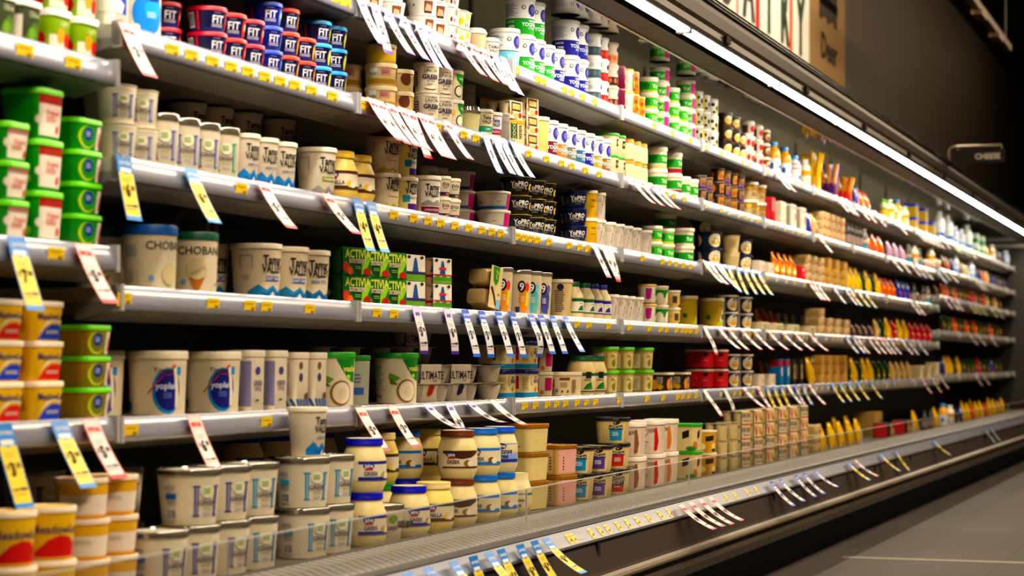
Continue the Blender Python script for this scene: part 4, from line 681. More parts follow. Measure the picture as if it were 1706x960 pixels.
tub('evia', 'small white cup with navy base band', 6.6, 6.4, '#d6cab6', dict(c='#d2c6b4', h=.9, o=.05), [('r', -9, .5, 9, 1.6, '#2a2448'), ('t', 'EVIA', 0, 4.0, 1.1, '#3a3438', .02), ('ln', 0, 3.0, 2.6, .5, 1, '#8a847c'), ('e', .6, 1.0, 1, .35, '#b8764a')], 30, taper=.84, name='yogurt_cup', cat='yogurt cup')
tub('mag', 'white tub with blue foot and magenta stripe', 11.2, 6.2, '#d8cebc', dict(c='#dcd3c2', h=.7, o=.04), [('r', -18, .4, 18, 1.3, '#2c5a9c'), ('r', 1.4, .4, 4.6, 5.2, '#b8147a'), ('e', -2, 3.2, 1.3, 1.3, '#b8a878'), ('r', -5.5, 1.6, .6, 5.2, '#c4bcae'), ('e', -2.4, 3.4, 1.1, 1.0, '#a89868'), ('ln', -9.4, 2.6, 2.6, 1.4, 3, '#4a4660')], 34, taper=.86)
def yopro(c): return [('t', 'YoPRO', -.6, 3.9, 1.6, '#e8e4e0', .06), ('t', 'PROTEIN 15g', -.6, 2.6, .75, '#cfcac4', .02), ('ln', -.6, 1.7, 3.2, .45, 1, '#8d8880'), ('bar', -8.4, 3, 2.2, 3.0), ('ln', -5.4, 3, 1.8, 3, 6, '#5a5654')] + c
FLW = [('e', 4.6 + .75 * math.cos(a), 3.0 + .75 * math.sin(a), .55, .55, '#e4c45a') for a in (0, 1.26, 2.51, 3.77, 5.03)] + [('e', 4.6, 3.0, .35, .35, '#b8802c')]
tub('yopK', 'black yogurt pot with vanilla flower', 10.6, 6.3, '#141210', dict(c='#a8924a', h=.5, s='flat', o=.05), yopro(FLW), 40, taper=.82)
tub('yopN', 'dark blue yogurt pot with white lettering', 9.8, 6.3, '#101436', dict(c='#1c3c8c', h=.5, s='flat', o=.05), yopro([('e', 4.2, 3.2, 1.0, 1.2, '#243ca0')]), 44, taper=.82)
tub('marB', 'large maroon tub with grey lid', 11.5, 11.5, '#4a1828', dict(c='#75696a', h=1.6, o=.04), [('e', 0, 5, 2, 2, '#6a3040')], 30, taper=.92)
tub('yel8', 'yellow tub with white lid', 8.2, 10.2, '#d8ae2c', dict(c='#e2d6b8', h=1.2, o=.05), [('ln', 0, 6.5, 2.4, .8, 2, '#7a5a14'), ('ln', 0, 4.2, 2.8, .5, 1, '#7a5a14')], 34, taper=.92)
tub('flw', 'white yogurt tub with fine grey drawings', 8.2, 10.2, '#d9cfc2', dict(c='#e0d7ca', h=1.1, o=.05), [('ln', -2, 7.4, 4, 2, 4, '#b2aaa2'), ('p', [(-1.4, 2.0), (-1.1, 2.0), (.6, 8.4), (.4, 8.4)], '#8a847c'), ('p', [(.2, 3.0), (.45, 3.0), (2.2, 7.8), (2.0, 7.8)], '#8a847c'), ('e', .5, 8.4, .5, .35, '#8a847c'), ('e', 2.1, 7.8, .45, .35, '#7a6a64'), ('ln', -6, 4.4, 3, 4, 6, '#bdb5ac'), ('e', -.6, 5.6, .25, .25, '#a83c34')], 24, taper=.93)
tub('grnlid', 'white tub with green lid and brown label', 8.8, 8.2, '#dccfae', dict(c='#3a9a34', h=.9, o=.05), [('r', 1, 3.2, 4.4, 6.2, '#3a1f18'), ('t', 'SKYR', 2.7, 4.7, .9, '#d8c8b0', .03), ('p', [(-6, .4), (-4.5, .4), (-4, 2.4), (-6, 3)], '#8a6c2c')], 30, taper=.92)
tub('goldJ', 'cream jar with gold lid', 7.4, 8.2, '#e0cfa6', dict(c='#b08a34', s='screw', h=1.6, kk=.94), [('bar', -5, 3, 1.8, 3)], 10, prof=[(0, .95), (.03, 1), (.74, 1), (.80, .9), (1, .9)], cat='dessert jar', name='dessert_jar')
# ---- fourth shelf
def nine(c1, c2): return [('p', [(-.6, 1.2), (2.0, .8), (2.8, 4), (2.6, 8), (1, 9), (-1, 8), (-1.4, 4.5)], c1), ('e', 2.2, 9.4, 1.1, 1.5, c2), ('p', [(1.4, 3), (2.6, 3), (2.9, 7), (1.8, 8)], '#e0cf52' if c1 == '#d8902c' else c1), ('e', -.2, 9.6, 1.5, 2.0, '#1f1c44'), ('t', '9', -.2, 9.6, 2.6, '#e6e2da', .05), ('ln', .4, 5.4, 2, 2, 4, '#efe6d0'), ('r', -2.6, 1.0, -1.0, 2.8, '#3a4070'), ('ln', -7.5, 6, 2.6, 6, 7, '#c9beac')]
for k, c1, c2, nm in (('nineO', '#d8902c', '#d8501c', 'orange'), ('nineT', '#6ab0b0', '#8ac4c4', 'teal'), ('nineP', '#4a4a8c', '#6a64a0', 'purple')):
    tub(k, f'cream yogurt cup with {nm} figure', 10.2, 15.2, '#dccfb4', dict(m=CLR, h=1.2, o=.04), nine(c1, c2), 46, taper=.84)
tub('nineB', 'tan yogurt cup showing dark back text', 10.0, 13.8, '#d8c296', dict(c='#d9ceba', h=1.2, o=.04), [('ln', -4.6, 6, 4, 8, 11, '#4a4658'), ('e', -4.4, 11, 1.3, 1.2, '#2a2648'), ('r', 2, 3, 4.5, 8.6, '#d8a032')], 20, taper=.86)
def milkj(c): return [('r', -12, 6.2, 12, 7.4, c), ('r', -12, 2.6, 12, 6.2, '#dcd4c2'), ('p', [(-1.4, 3), (1.6, 3), (1.2, 5), (-.4, 4.4)], c), ('ln', .4, 5.5, 2, .5, 1, '#6a7a6a'), ('r', -12, 2.2, 12, 2.6, c), ('bar', -6, 4.4, 1.8, 2)]
for k, c, nm in (('botG', '#12603a', 'green'), ('botB', '#26288a', 'blue')):
    tub(k, f'cream drink bottle with {nm} cap and band', 7.8, 13.4, '#dccba2', dict(c=c, s='screw', h=1.7, kk=.62), milkj(c), 24, prof=[(0, .9), (.03, 1), (.55, 1), (.62, .98), (.84, .62), (.88, .58), (1, .58)], cat='bottle', name='milk_bottle')
tub('jarGb', 'cream milk jar with dark green lid', 11.0, 14.6, '#dcc998', dict(c='#14583a', s='screw', h=1.9, kk=.85), [('r', -18, 7.0, 18, 8.2, '#16613c'), ('r', -18, 1.6, 18, 7.0, '#d8ceb8'), ('p', [(-2, 2.2), (2, 2.2), (1.4, 5), (-.6, 4)], '#1f6a3a'), ('r', -1, 6.2, 1.4, 8.6, '#1a1a1a'), ('ln', -.2, 5.6, 3, .7, 2, '#5a6a5a'), ('r', -18, 1.2, 18, 1.6, '#16613c')], 34, prof=JAR, cat='yogurt jar', name='yogurt_jar')
tub('potMg', 'white pot with magenta and green panels', 7.6, 8.0, '#dfd6c4', dict(c='#d8a848', h=.8, o=.05), [('p', [(-4.6, 6.4), (-1.8, 6.4), (-2.2, 2.4), (-3.6, 1.6), (-4.6, 2.4)], '#a8107c'), ('p', [(.2, 6.6), (3.6, 6.6), (3.4, .6), (.8, .6)], '#3a9a2c'), ('e', 1.6, 2.2, 1.1, 1.3, '#efe6d0'), ('r', -9, .2, 9, .5, '#5a1c2c')], 14, taper=.88, name='yogurt_pot', cat='yogurt pot')
tub('potGr', 'green and white pot with coconut picture', 7.6, 8.0, '#d8cfae', dict(c='#d9cdb8', h=.8, o=.05), [('r', -9, 3, 9, 6.4, '#2a7a20'), ('e', .8, 3, 2.0, 2.4, '#e4dac4'), ('e', -4, 3, 1.8, 2.2, '#d8cdb4')], 14, taper=.88, name='yogurt_pot', cat='yogurt pot')
tub('potFl', 'cream pot with yellow flowers', 7.6, 7.4, '#d8c896', dict(c='#ddd2be', h=.9, o=.05), [('e', u, v, .9, .8, '#e0ac1c') for u, v in ((1.2, 4.6), (2.4, 2.4), (.4, 1.8), (-4, 4), (-3, 1.6))] + [('r', -2.6, 2, -.4, 5, '#4a4030'), ('e', 1.6, .8, 1.4, .5, '#3a2c14')], 20, taper=.9, name='yogurt_pot', cat='yogurt pot')
tub('pearT', 'yellow-green fruit yogurt tub', 11.6, 13.8, '#b8a04a', dict(c='#cbbd92', h=1.5, o=.04), [('p', [(-.6, .6), (5, .6), (5, 8.6), (3, 9), (1.2, 5)], '#e0d8b8'), ('p', [(-.2, 3), (2.8, 9.4), (3.2, 9.2), (.4, 2.6)], '#b8502c'), ('r', 2.4, 4, 4.4, 6.4, '#1f5a2c'), ('e', 1.8, 2, 1.8, 1.6, '#b8c83a'), ('ln', 2.4, 10.6, 3, .8, 1, '#5a3a2c'), ('r', -6, 4, -4, 6, '#2f6a34')], 32, taper=.9)
def but(): return [('e', 0, 3.7, 3.7, 3.1, '#e4d8b8'), ('e', .1, 2.8, 2.3, 1.0, '#c99a50'), ('e', .2, 5.9, 1.0, .7, '#54689a'), ('ln', .1, 4.4, 3, .8, 2, '#6a6450'), ('e', -9.8, 3.8, 2.6, 2.7, '#ded2b4'), ('e', -9.8, 2.8, 1.6, .8, '#b88c4c')]
tub('butN', 'navy dip tub with cream oval picture', 10.2, 7.7, '#121c40', dict(c='#1a2547', h=.6, o=.05), but(), 44, rc=3.6, taper=.92, cat='dip tub', name='dip_tub')
tub('butW', 'white and navy dip tub, white lid', 10.2, 8.0, '#131f48', dict(c='#d8cdb8', h=.8, o=.05), but() + [('r', -7.4, .4, -4.6, 7, '#d0c2a4')], 36, rc=3.6, taper=.92, cat='dip tub', name='dip_tub')
tub('creamC', 'cream ribbed cup', 8.6, 8.0, '#d8c49a', dict(c='#cdbd9c', h=.5, s='flat', o=.05), [('ln', -2, 4, 6, 4, 6, '#b8a67c')], 20, taper=.82, cat='dip tub', name='dip_tub')
# ---- fifth shelf right
tub('bluL', 'cream greek carton tub with navy lid', 11.4, 9.6, '#e0d0a6', dict(c='#171c6a', h=1.3, o=.03), [('r', -18, .4, 18, 1.9, '#2b86b8'), ('r', -9.5, .4, -6.8, 1.9, '#1c2a86'), ('r', -6.0, 3.2, -5.0, 7.4, '#a8184c'), ('r', -3.8, 2.6, -1.2, 7.6, '#cdbd92'), ('ln', -2.5, 5, 2, 4, 6, '#9a8c68'), ('e', 1.2, 6, 1.6, 1.6, '#d0b888'), ('t', 'GREEK', 4.2, 5.8, 1.1, '#25305c', .04), ('t', 'FREE', 4.2, 7.0, .8, '#25305c', .03), ('e', 4.4, 3.2, 1, .8, '#c8902c')], 30, d=11.4, rc=2.4, taper=.96, cat='yogurt carton', name='yogurt_carton')
tub('magT', 'white tub with magenta shards', 10.4, 8.6, '#d8ccae', dict(c='#cdbfa4', h=1.0, o=.03), [('p', [(-6, .8), (-3.4, 1.4), (-3.2, 6.4), (-5.6, 5.2)], '#a4125c'), ('r', -.8, 2, 3, 6.6, '#a4125c'), ('e', -2, 1.4, .8, .8, '#b86a2c')], 30, taper=.9)
tub('kraft', 'wide cream tub with brown ingredients print', 14.5, 8.6, '#d8c8a6', dict(c='#d6c8b0', h=1.3, o=.02), [('ln', -12.4, 3.6, 3.4, 5.4, 10, '#8a5a44'), ('r', -9.8, .8, -8.0, 6, '#a8184c'), ('r', -6, 5.6, -.6, 6.6, '#6a4a34'), ('ln', -3.3, 4, 5, 2, 4, '#a48a68'), ('bar', -7.6, 2.0, 2.2, 1.8), ('e', -4.8, 1.6, .5, .5, '#6a3a24'), ('e', -1.6, 1.6, .5, .5, '#6a3a24'), ('ln', 1.8, 3.4, 2.6, 5, 10, '#8a5a44')], 0, d=12.5, rc=2.2, taper=.94, cat='dessert tub', name='dessert_tub', yaw=24)
tub('limeT', 'clear fruit tub with lime lid', 9.6, 9.0, '#b8a468', dict(c='#6cc01c', h=1.2, o=.05), [('r', -9, .8, -4.4, 6.6, '#d8cfae'), ('ln', -6.7, 3.6, 3.4, 4, 6, '#a89c7c'), ('r', -3, .8, 4.4, 6.6, '#cdbf8a'), ('e', .8, 2.8, 2.0, 1.6, '#7a7a1c'), ('e', 2.2, 4.4, 1.2, 1.0, '#c8a02c'), ('t', 'Dip', -.4, 5.6, 1.1, '#5a5a2c', .03)], 30, d=9.6, rc=2.2, taper=.88, cat='dip tub', name='dip_tub')
tub('mango', 'yellow and black dessert tub with white lid', 10.5, 7.8, '#2c1c14', dict(c='#d8cbb4', h=.9, o=.05), [('e', u, v, ru, rv, c) for u, v, ru, rv, c in ((-9, 2, 1.8, 1.4, '#d8c48a'), (-6.4, 2.8, 1.8, 2.2, '#d8a81c'), (-3.6, 1.8, 1.4, 1.2, '#e0b83a'), (.6, 3, 1.2, 2.4, '#d88a1c'), (4, 2, 1.4, 1.2, '#d8b02c'))] + [('r', -5.2, 3.2, -2.4, 6.0, '#b8b0a4'), ('ln', -3.8, 4.6, 2.2, 2.2, 4, '#4a4440'), ('r', 1.4, 2.6, 4.4, 5.8, '#a8a098'), ('ln', 2.9, 4.2, 2.4, 2.4, 4, '#4a4440')], 40, d=10.5, rc=2.6, taper=.9, cat='dessert tub', name='dessert_tub')
tub('redB', 'red cake tub with white lid', 12.0, 9.0, '#b81228', dict(c='#dccbbb', h=.9, o=.03), [('r', -5, 1, 0, 6.6, '#c8203c'), ('r', -3.6, 5.8, -1.2, 7.4, '#1a1412'), ('ln', -2.4, 4, 3, .5, 1, '#e8a0a8'), ('r', -18, .2, 18, .8, '#3a1a14')] + [('e', u, v, .25, .25, '#d8a02c') for u, v in ((-8, 2), (-7, 5), (3, 2), (4.4, 5), (6, 3), (-10, 4))], 30, d=12, rc=2.6, taper=.95, cat='dessert tub', name='dessert_tub')
# ---- deck right of the jars
tub('goldS', 'square cream tub with gold lid', 13.4, 9.3, '#dfcd98', dict(c='#8a5f14', h=1.3, k='g', o=.03), [('ln', -10.4, 2, 2.6, .6, 2, '#9a8a60')], 0, d=12, rc=2.4, taper=.9, cat='custard tub', name='custard_tub', yaw=14)
tub('goldP', 'square tub with gold lid, pink front panel', 12.4, 10.2, '#c8a468', dict(c='#8a5f14', h=1.2, k='g', o=.03), [('r', -6, .8, 5.6, 8.6, '#d8a8a0'), ('r', -16, .8, -8, 8.6, '#d8c0a0'), ('ln', -3.5, 4, 1, 5, 5, '#7a4a4a'), ('ln', -9, 4, 1, 5, 5, '#7a5a3a')], 0, d=12, rc=2.0, taper=.92, cat='custard tub', name='custard_tub', yaw=14)
def gip(c): return [('r', -2.6, 1.0, 2.6, 5.4, c), ('p', [(-3.0, 5.0), (3.0, 5.0), (2.6, 6.6), (0, 6.2), (-2.6, 6.6)], '#17130f'), ('t', 'GIPPSLAND', 0, 5.75, .85, '#e0d8c4', .02), ('ln', 0, 3.4, 3, 1.6, 3, '#dfe4ea'), ('e', 0, 7.3, 1.1, .55, '#1a1613'), ('e', 1.1, 7.6, .45, .4, '#1a1613'), ('e', -.3, 7.4, .3, .2, '#d8c89c')]
for k, c, nm in (('gipB', '#2b86ac', 'blue'), ('gipP', '#5a3c8a', 'purple'), ('gipR', '#b83a24', 'red')):
    tub(k, f'cream yogurt tub, black lid and {nm} badge', 12.0, 9.3, '#dcc792', dict(c='#15120f', h=1.2, o=.05), gip(c), 62 if nm != 'red' else 54, d=12, rc=4.5, taper=.86)
def yopw(c): return [('t', 'Yoplait', -.8, 9.4, 1.3, '#5a4a48', .02), ('p', [(-1.8, 8.6), (-.6, 8.1), (1, 8.7), (-.6, 8.4)], '#b8402c'), ('p', [(-5.4, 4.4), (-5.0, 4.4), (-1.4, 8.2), (-1.8, 8.2)], '#b04a44'), ('p', [(.8, 10), (1.8, 10.2), (2.8, 5), (2.2, 1.6), (.9, 1.0), (.6, 2.4), (1.6, 5)], c), ('ln', -2.4, 4.6, 3.4, .5, 1, '#8a6a5c'), ('ln', -2.4, 3.4, 2.4, .4, 1, '#b8a498')]
for k, c, nm in (('ywB', '#8a5c44', 'brown'), ('ywR', '#b8241c', 'red'), ('ywO', '#c87a1c', 'orange')):
    tub(k, f'white yogurt tub with {nm} spoon drawing', 12.6, 12.8, '#dccbb8', dict(c='#e4d8ca', h=1.6, o=.04), yopw(c), 60, d=12.6, rc=4, taper=.9)
tub('grnL2', 'cream tub with green lid and black label', 12.0, 11.4, '#d8c494', dict(c='#2c9a22', h=1.1, o=.04), [('p', [(-5, 5), (-2, 6), (-2, 9), (-5, 8)], '#1a1613'), ('p', [(2, 5), (5, 6), (5, 9), (2, 8)], '#1a1613'), ('e', 1, 2.4, 1.2, 1.8, '#b8742c'), ('e', -1, 1.2, 2.4, .9, '#3a7a1c')], 50, d=12, rc=3, taper=.92, cat='dessert tub', name='dessert_tub')
tub('grnY', 'small yellow and black patterned tub', 9.0, 9.6, '#d8a83a', dict(c='#e0d6c0', h=.8, o=.05), [('p', [(-3, 4.8), (1, 5.4), (1, 7.6), (-3, 7)], '#2a1a10'), ('e', 1.6, 3, 1.6, 1.4, '#efdfa0'), ('e', 2, 1.2, 2.2, .7, '#1a140f'), ('e', -4.4, 2.8, 1.4, 1.4, '#efdfa0')], 40, rc=2.6, d=9, taper=.92, cat='dessert tub', name='dessert_tub')
# ---- multi-packs of cups held by a printed sleeve
def cuppack(key, desc, w, d, h, cupc, slc, art, cup_art=(), nx=2, ny=2, bowl=False, frontw=1.0, yaw=0, tray='#d8d0c0', clear=False, curl=0, layers=1):
    parts = []; cw, cd = w / nx, d / ny; r = min(cw, cd) * .96
    for i in range(nx):
        for j in range(ny):
          for ly in range(layers):
            H0 = h / layers; b = MB(); off = (-w / 2 + cw * (i + .5), -d / 2 + cd * (j + .5))
            pr = [(0, .55), (.12, .62), (H0 * .35, .80), (H0 * .7, .93), (H0 - .3, .98)] if bowl else [(0, .74), (.15, .78), (h - .3, .96)]
            pr = [(z + ly * H0, k) for z, k in pr]
            loft(b, r, r, r / 2, pr, M(cupc, 'p'), 28, off=off)
            if cup_art: paint(b, cup_art, make_wrap(r, r, r / 2, pr, 55 * r / 115, off, .03))
            parts.append(('cup', b, None, None))
    for ly in range(layers):
        zt_ = h / layers * (ly + 1); tr = MB(); loft(tr, w, d, 1.0, [(zt_ - .3, 1.01), (zt_ - .12, 1.02)], M(tray, 'g'), 16); parts.append(('foil_top', tr, None, None))
    if not art:
        reg(key, 'cup_multipack', 'yogurt multipack', desc, w * 1.02, d * 1.02, h, parts, False, yaw); return
    s = MB(); fw = w * frontw / 2; sm = M(slc, 'f'); y0 = -d / 2 - .15
    pf = [(d * .25, h + .06), (y0 + .25, h + .06), (y0, h - .15), (y0 + curl * .15, h * .7), (y0 + curl * .5, h * .35), (y0 + curl * 1.0, 0.05)]
    q = [(y / 100, z / 100) for y, z in pf]; q2 = [(y / 100 + .0006, z / 100 - .0006) for y, z in pf][::-1]
    s.extrude_x(q + q2, -fw / 100, fw / 100, sm); 
    def wr(u, v, l):
        v = min(max(v, .05), h - .15); pts = [(pf[k][1], pf[k][0]) for k in range(5, 1, -1)]
        yy = pts[-1][1]
        for (z0, a0), (z1, a1) in zip(pts, pts[1:]):
            if z0 <= v <= z1: yy = a0 + (a1 - a0) * (v - z0) / (z1 - z0); break
        return (u / 100, (yy - .04 - .03 * l) / 100, v / 100)
    paint(s, art, wr, 99); parts.append(('card_sleeve', s, None, None))
    reg(key, 'cup_multipack', 'yogurt multipack', desc, w * 1.02, d * 1.02 + .2 + curl * .6, h + .08, parts, False, yaw)
cuppack('acti', 'green yogurt multipack with white lettering', 12.0, 12.4, 7.6, '#175a1e', '#1d7a1c', [('p', [(-6, .1), (6, .1), (6, 7.3), (-6, 7.3)], '#1a6c1c'), ('p', [(-3.6, 4.2), (3.8, 4.2), (2, .4), (0, .2)], '#123c16'), ('p', [(2.2, 4), (5.8, 6.6), (5.8, 4.6), (3, .4), (1.8, .4)], '#9ac83a'), ('t', 'ACTIVIA', .2, 6.0, 2.3, '#d8e07a', .07, 0, .88), ('r', -3.4, 3.4, 3.4, 4.5, '#e4dac0'), ('t', 'PROBIOTICS', 0, 3.95, .8, '#3a4a2a', .02), ('ln', .2, 2.2, 2.6, 1, 2, '#8ab86a'), ('e', -4.8, 2.2, 1.3, 1.5, '#c8481c'), ('e', -3.2, 1.2, 1.2, 1.1, '#d8702c'), ('e', 4.0, 1.2, 1.4, 1.0, '#b0201c')], [('e', 0, 3.2, .9, .9, '#cfd8bc'), ('e', 3.0, 3.2, .9, 1.2, '#b8c8a0')], yaw=16, tray='#2a6a24')
CUPA = [('e', 0, 5.3, .9, .6, '#20407c'), ('r', -2.2, 4.2, 2.2, 5.1, '#24508c'), ('t', 'LIDDELLS', 0, 4.65, .8, '#dfe6ec', .03), ('r', -2.4, 3.5, 2.4, 4.2, '#2f7c98'), ('r', -6, 1.9, 6, 2.6, '#a8282c'), ('r', -6, 2.8, 6, 2.95, '#d8a498')]
cuppack('strw', 'pink cup multipack with blue tower logo sleeve', 10.6, 10.6, 7.6, '#d4b59a', '#ded8cc', [('r', -5.2, .1, 5.2, 2.0, '#6a9a2c'), ('p', [(-5.2, 1.6), (-3, 2.6), (-1, 1.8), (1, 2.8), (3, 1.8), (5.2, 2.4), (5.2, 1), (-5.2, 1)], '#4f8a20'), ('p', [(-1.6, 2.8), (1.6, 2.8), (.9, 5.6), (.5, 6.8), (-.5, 6.8), (-.9, 5.6)], '#25508c'), ('r', -2.0, 4.2, 2.0, 4.9, '#c83a30'), ('r', -5.2, 2.4, 5.2, 2.8, '#b8302a'), ('e', -3.6, 7.0, .9, .45, '#2a2420'), ('e', 3.4, 7.0, .9, .45, '#2a2420')], CUPA, yaw=10)
cuppack('strwp', 'pink cup multipack with navy-banded sleeve', 10.6, 10.6, 7.6, '#d4b59a', '#ded8cc', [('r', -5.2, .1, 5.2, 2.0, '#6a9a2c'), ('p', [(-1.6, 2.8), (1.6, 2.8), (.9, 5.6), (.5, 6.8), (-.5, 6.8), (-.9, 5.6)], '#25508c'), ('r', -5.2, 2.0, 5.2, 2.8, '#2a2a5c'), ('e', -3.6, 7.0, .9, .45, '#2a2420'), ('e', 3.4, 7.0, .9, .45, '#2a2420')], CUPA, yaw=10)
def ult(c): return [('t', 'ULTIMATE', 0, 8.2, 2.5, '#3a3230', .02, 0, .52), ('ln', 1.6, 6.4, 1.6, .35, 1, '#4a4240'), ('e', .2, 3.6, .9, 1.6, c), ('e', .8, 4.4, .6, .8, c), ('e', -.3, 2.6, .6, .9, c)]
for k, c, nm in (('ultR', '#b8482c', 'red berry'), ('ultB', '#2f3458', 'blueberry')):
    cuppack(k, f'white bowl multipack with {nm} card sleeve', 15.0, 7.8, 11.4, '#b4aa9c', '#e4dac8', ult(c), nx=2, ny=1, bowl=True, frontw=.46, yaw=42, tray='#cdc4b6', curl=2.0, layers=2)
cuppack('bowl', 'white bowl multipack without sleeve', 8.4, 8.4, 5.6, '#c9beac', '#cfc5b4', [], nx=1, ny=1, bowl=True, frontw=.2, yaw=0, tray='#cdc4b6')
cuppack('pana', 'cream dessert multipack with dark framed label', 9.8, 9.8, 5.9, '#d8c8aa', '#d8c8ac', [('r', -3, 2.6, 3, 5.6, '#3a2a20'), ('r', -2.4, 3.2, 2.4, 5.0, '#d8a06a'), ('e', 0, 1.2, 1.6, .9, '#c8a06c'), ('e', 2.4, 1.4, 1.0, .9, '#b8281c'), ('e', -2.9, 2, .8, .8, '#8a6a44')], [('r', -1.4, 1.8, 1.4, 4.2, '#b8824c'), ('e', 0, 3, 1, .8, '#3a2820')], frontw=.8, yaw=12, tray='#d9cbb4')
cuppack('coco', 'brown cup multipack with green panel sleeve', 9.6, 9.6, 9.0, '#7a6450', '#c8b890', [('r', -1.6, 2.6, 1.6, 7.8, '#2a4a2c'), ('t', 'COCO', 0, 5.2, 1.4, '#c8c89a', .03, 90), ('r', -4.8, 7.6, 4.8, 8.8, '#b8923a'), ('ln', 3.2, 5, 1.8, 4.6, 7, '#4a3c2c'), ('p', [(-4.6, .3), (-2.4, .3), (-3, 4), (-4.6, 5)], '#6a4a38')], yaw=24, tray='#8a7a64')
cuppack('berry', 'white cup multipack with berry print', 10.4, 10.4, 6.4, '#cdbb8c', '#d0c2a4', [('p', [(-3.8, 5.8), (-2.8, 5.8), (-1.8, 3), (-1.0, 5.6), (-.2, 5.6), (-1.5, 1.0), (-2.4, 1.0)], '#a8242c'), ('e', 1.8, 3.4, 1.3, 1.8, '#c8863a'), ('e', 3.2, 2, .7, 1, '#7a8a2c'), ('r', -4, .1, 4, .7, '#b86a3c')], [('p', [(-1.4, 4.8), (-.8, 4.8), (0, 2.6), (.8, 4.8), (1.4, 4.8), (.4, 1.2), (-.4, 1.2)], '#a8242c')], frontw=.78, yaw=14, tray='#d8ccb4')
cuppack('drink', 'white carton multipack with grey and red print', 10.4, 10.4, 6.4, '#c4b48c', '#c9bca0', [('r', -4, .1, 4, .7, '#b8502c'), ('r', -4, 5.2, 4, 6.2, '#c2b088')] + [('e', u, 4.4, .5, 1.2, c) for u, c in ((-3.6, '#6a6a72'), (-2, '#3a4a5c'), (-.4, '#7a7a80'), (1.4, '#a8342c'), (3, '#5a7a3c'))] + [('ln', 0, 2.2, 7, 1, 2, '#9a8a7c')], [('e', 0, 3.4, 1, 1.4, '#8a7a5c')], frontw=.78, yaw=14, tray='#d8ccb4')
cuppack('cream2', 'plain cream pot twin pack', 9.2, 9.2, 7.2, '#d0bf92', '#cdbf9c', [], nx=2, ny=2, frontw=.15, tray='#cdbfa4')
# ---- generic far goods: bottles, pouches, boxes
def bottle(key, desc, w, h, body, cap, bands, prof=BOT, cat='drink bottle', name='drink_bottle'):
    tub(key, desc, w, h, body, dict(c=cap, s='screw', h=2.0, kk=.58), bands, 10, prof=prof, cat=cat, name=name, n=24)
bottle('btY', 'yellow juice bottle with blue cap', 7.4, 17, '#d8a01c', '#2f8fd0', [('r', -12, .6, 12, 8.4, '#dfe0e0'), ('e', 0, 4, 1.2, 1.2, '#2a5a9c'), ('r', -6, 3, -4, 6, '#2a5a9c')], BOT2)
bottle('btR', 'white drink bottle with red shoulder, blue cap', 7.4, 15, '#dfe0e0', '#2f8fd0', [('r', -12, 7.4, 12, 10.4, '#d0201c'), ('e', 0, 3, 1.2, 1.2, '#2a5a9c')], BOT2)
bottle('btW', 'white and yellow drink bottle', 7.4, 15, '#e0d8c0', '#d8d0c0', [('r', -12, 6, 12, 9, '#d89a1c')], BOT2)
bottle('btB', 'large white and blue bottle', 11, 23, '#d8dad8', '#dcdcd8', [('r', -12, 7, 12, 10, '#c8ccc8'), ('r', -12, 2, 12, 5, '#3a62a0'), ('r', -12, 5.2, 12, 5.6, '#7aa0b0')], BOT2)
bottle('btBl', 'white bottle with royal-blue label', 9.0, 16, '#c8ccd4', '#d0d4d8', [('r', -12, 8, 12, 11, '#1c3aa8'), ('r', -12, 1, 12, 5, '#8098c0'), ('e', 0, 6.4, 1.6, 1, '#d8b84a')], BOT2)
bottle('btG', 'green-capped cream bottle', 5.6, 13, '#cfc49a', '#6ab834', [('r', -8, 1, 8, 6, '#d8a83a'), ('r', -8, 6, 8, 7, '#2f6a34')], BOT2)
bottle('btK', 'dark bottle with pale label', 5.4, 14, '#211c1a', '#3a3430', [('r', -8, 2, 8, 7, '#8a8078'), ('e', 0, 4.5, 1, 1, '#b8382c')], BOT2)
bottle('btT', 'grey bottle with teal foot', 5.4, 14, '#6a645c', '#8a847c', [('r', -8, .6, 8, 4, '#1f86a8'), ('r', -8, 5, 8, 7, '#b8aa98')], BOT2)
def pouch(key, desc, w, d, h, c, art, cat='cheese bag', name='cheese_bag', lean=0, win=None):
    mb = MB(); n = 22; m = M(c, 'g'); secs = [(0, 1.0, .10), (.02, 1.0, .16), (.10, .98, .72), (.30, .95, 1.0), (.55, .95, .92), (.78, .97, .60), (.92, .99, .14), (.93, 1.0, .06), (1.0, 1.0, .05)]
    base = [(math.cos(2 * math.pi * i / n), math.sin(2 * math.pi * i / n)) for i in range(n)]
    def sq(t, e): return math.copysign(abs(t) ** e, t)
    vs = []; fs = []; tl = math.tan(R(lean))
    def pt(x, y, z): return (x / 100, (y + tl * z) / 100, z / 100)
    for z, kx, ky in secs:
        for cx, cy in base: vs.append(pt(sq(cx, .55) * w / 2 * kx, sq(cy, .8) * d / 2 * ky, z * h))
    for i in range(len(secs) - 1):
        for j in range(n):
            a = i * n + j; b = i * n + (j + 1) % n; fs.append((a, b, b + n, a + n))
    fs += [tuple(range(n))[::-1], tuple(range(len(vs) - n, len(vs)))]
    mb.add(vs, fs, m)
    def wr(u, v, l):
        z = min(max(v / h, 0), 1); ky = secs[-1][2]
        for (z0, _, k0), (z1, _, k1) in zip(secs, secs[1:]):
            if z0 <= z <= z1: ky = k0 + (k1 - k0) * (z - z0) / (z1 - z0); break
        x = max(-.97, min(.97, 2 * u / w)); yy = (1 - abs(x) ** 3.6) ** (.8 / 3.6 * 2) if abs(x) < 1 else 0
        return pt(u, -d / 2 * ky * max(yy, .0) - .06 - .03 * l, v)
    paint(mb, art, wr, .9)
    reg(key, name, cat, desc, w, d + abs(tl) * h * .2, h, [('bag', mb, None, None)], False)
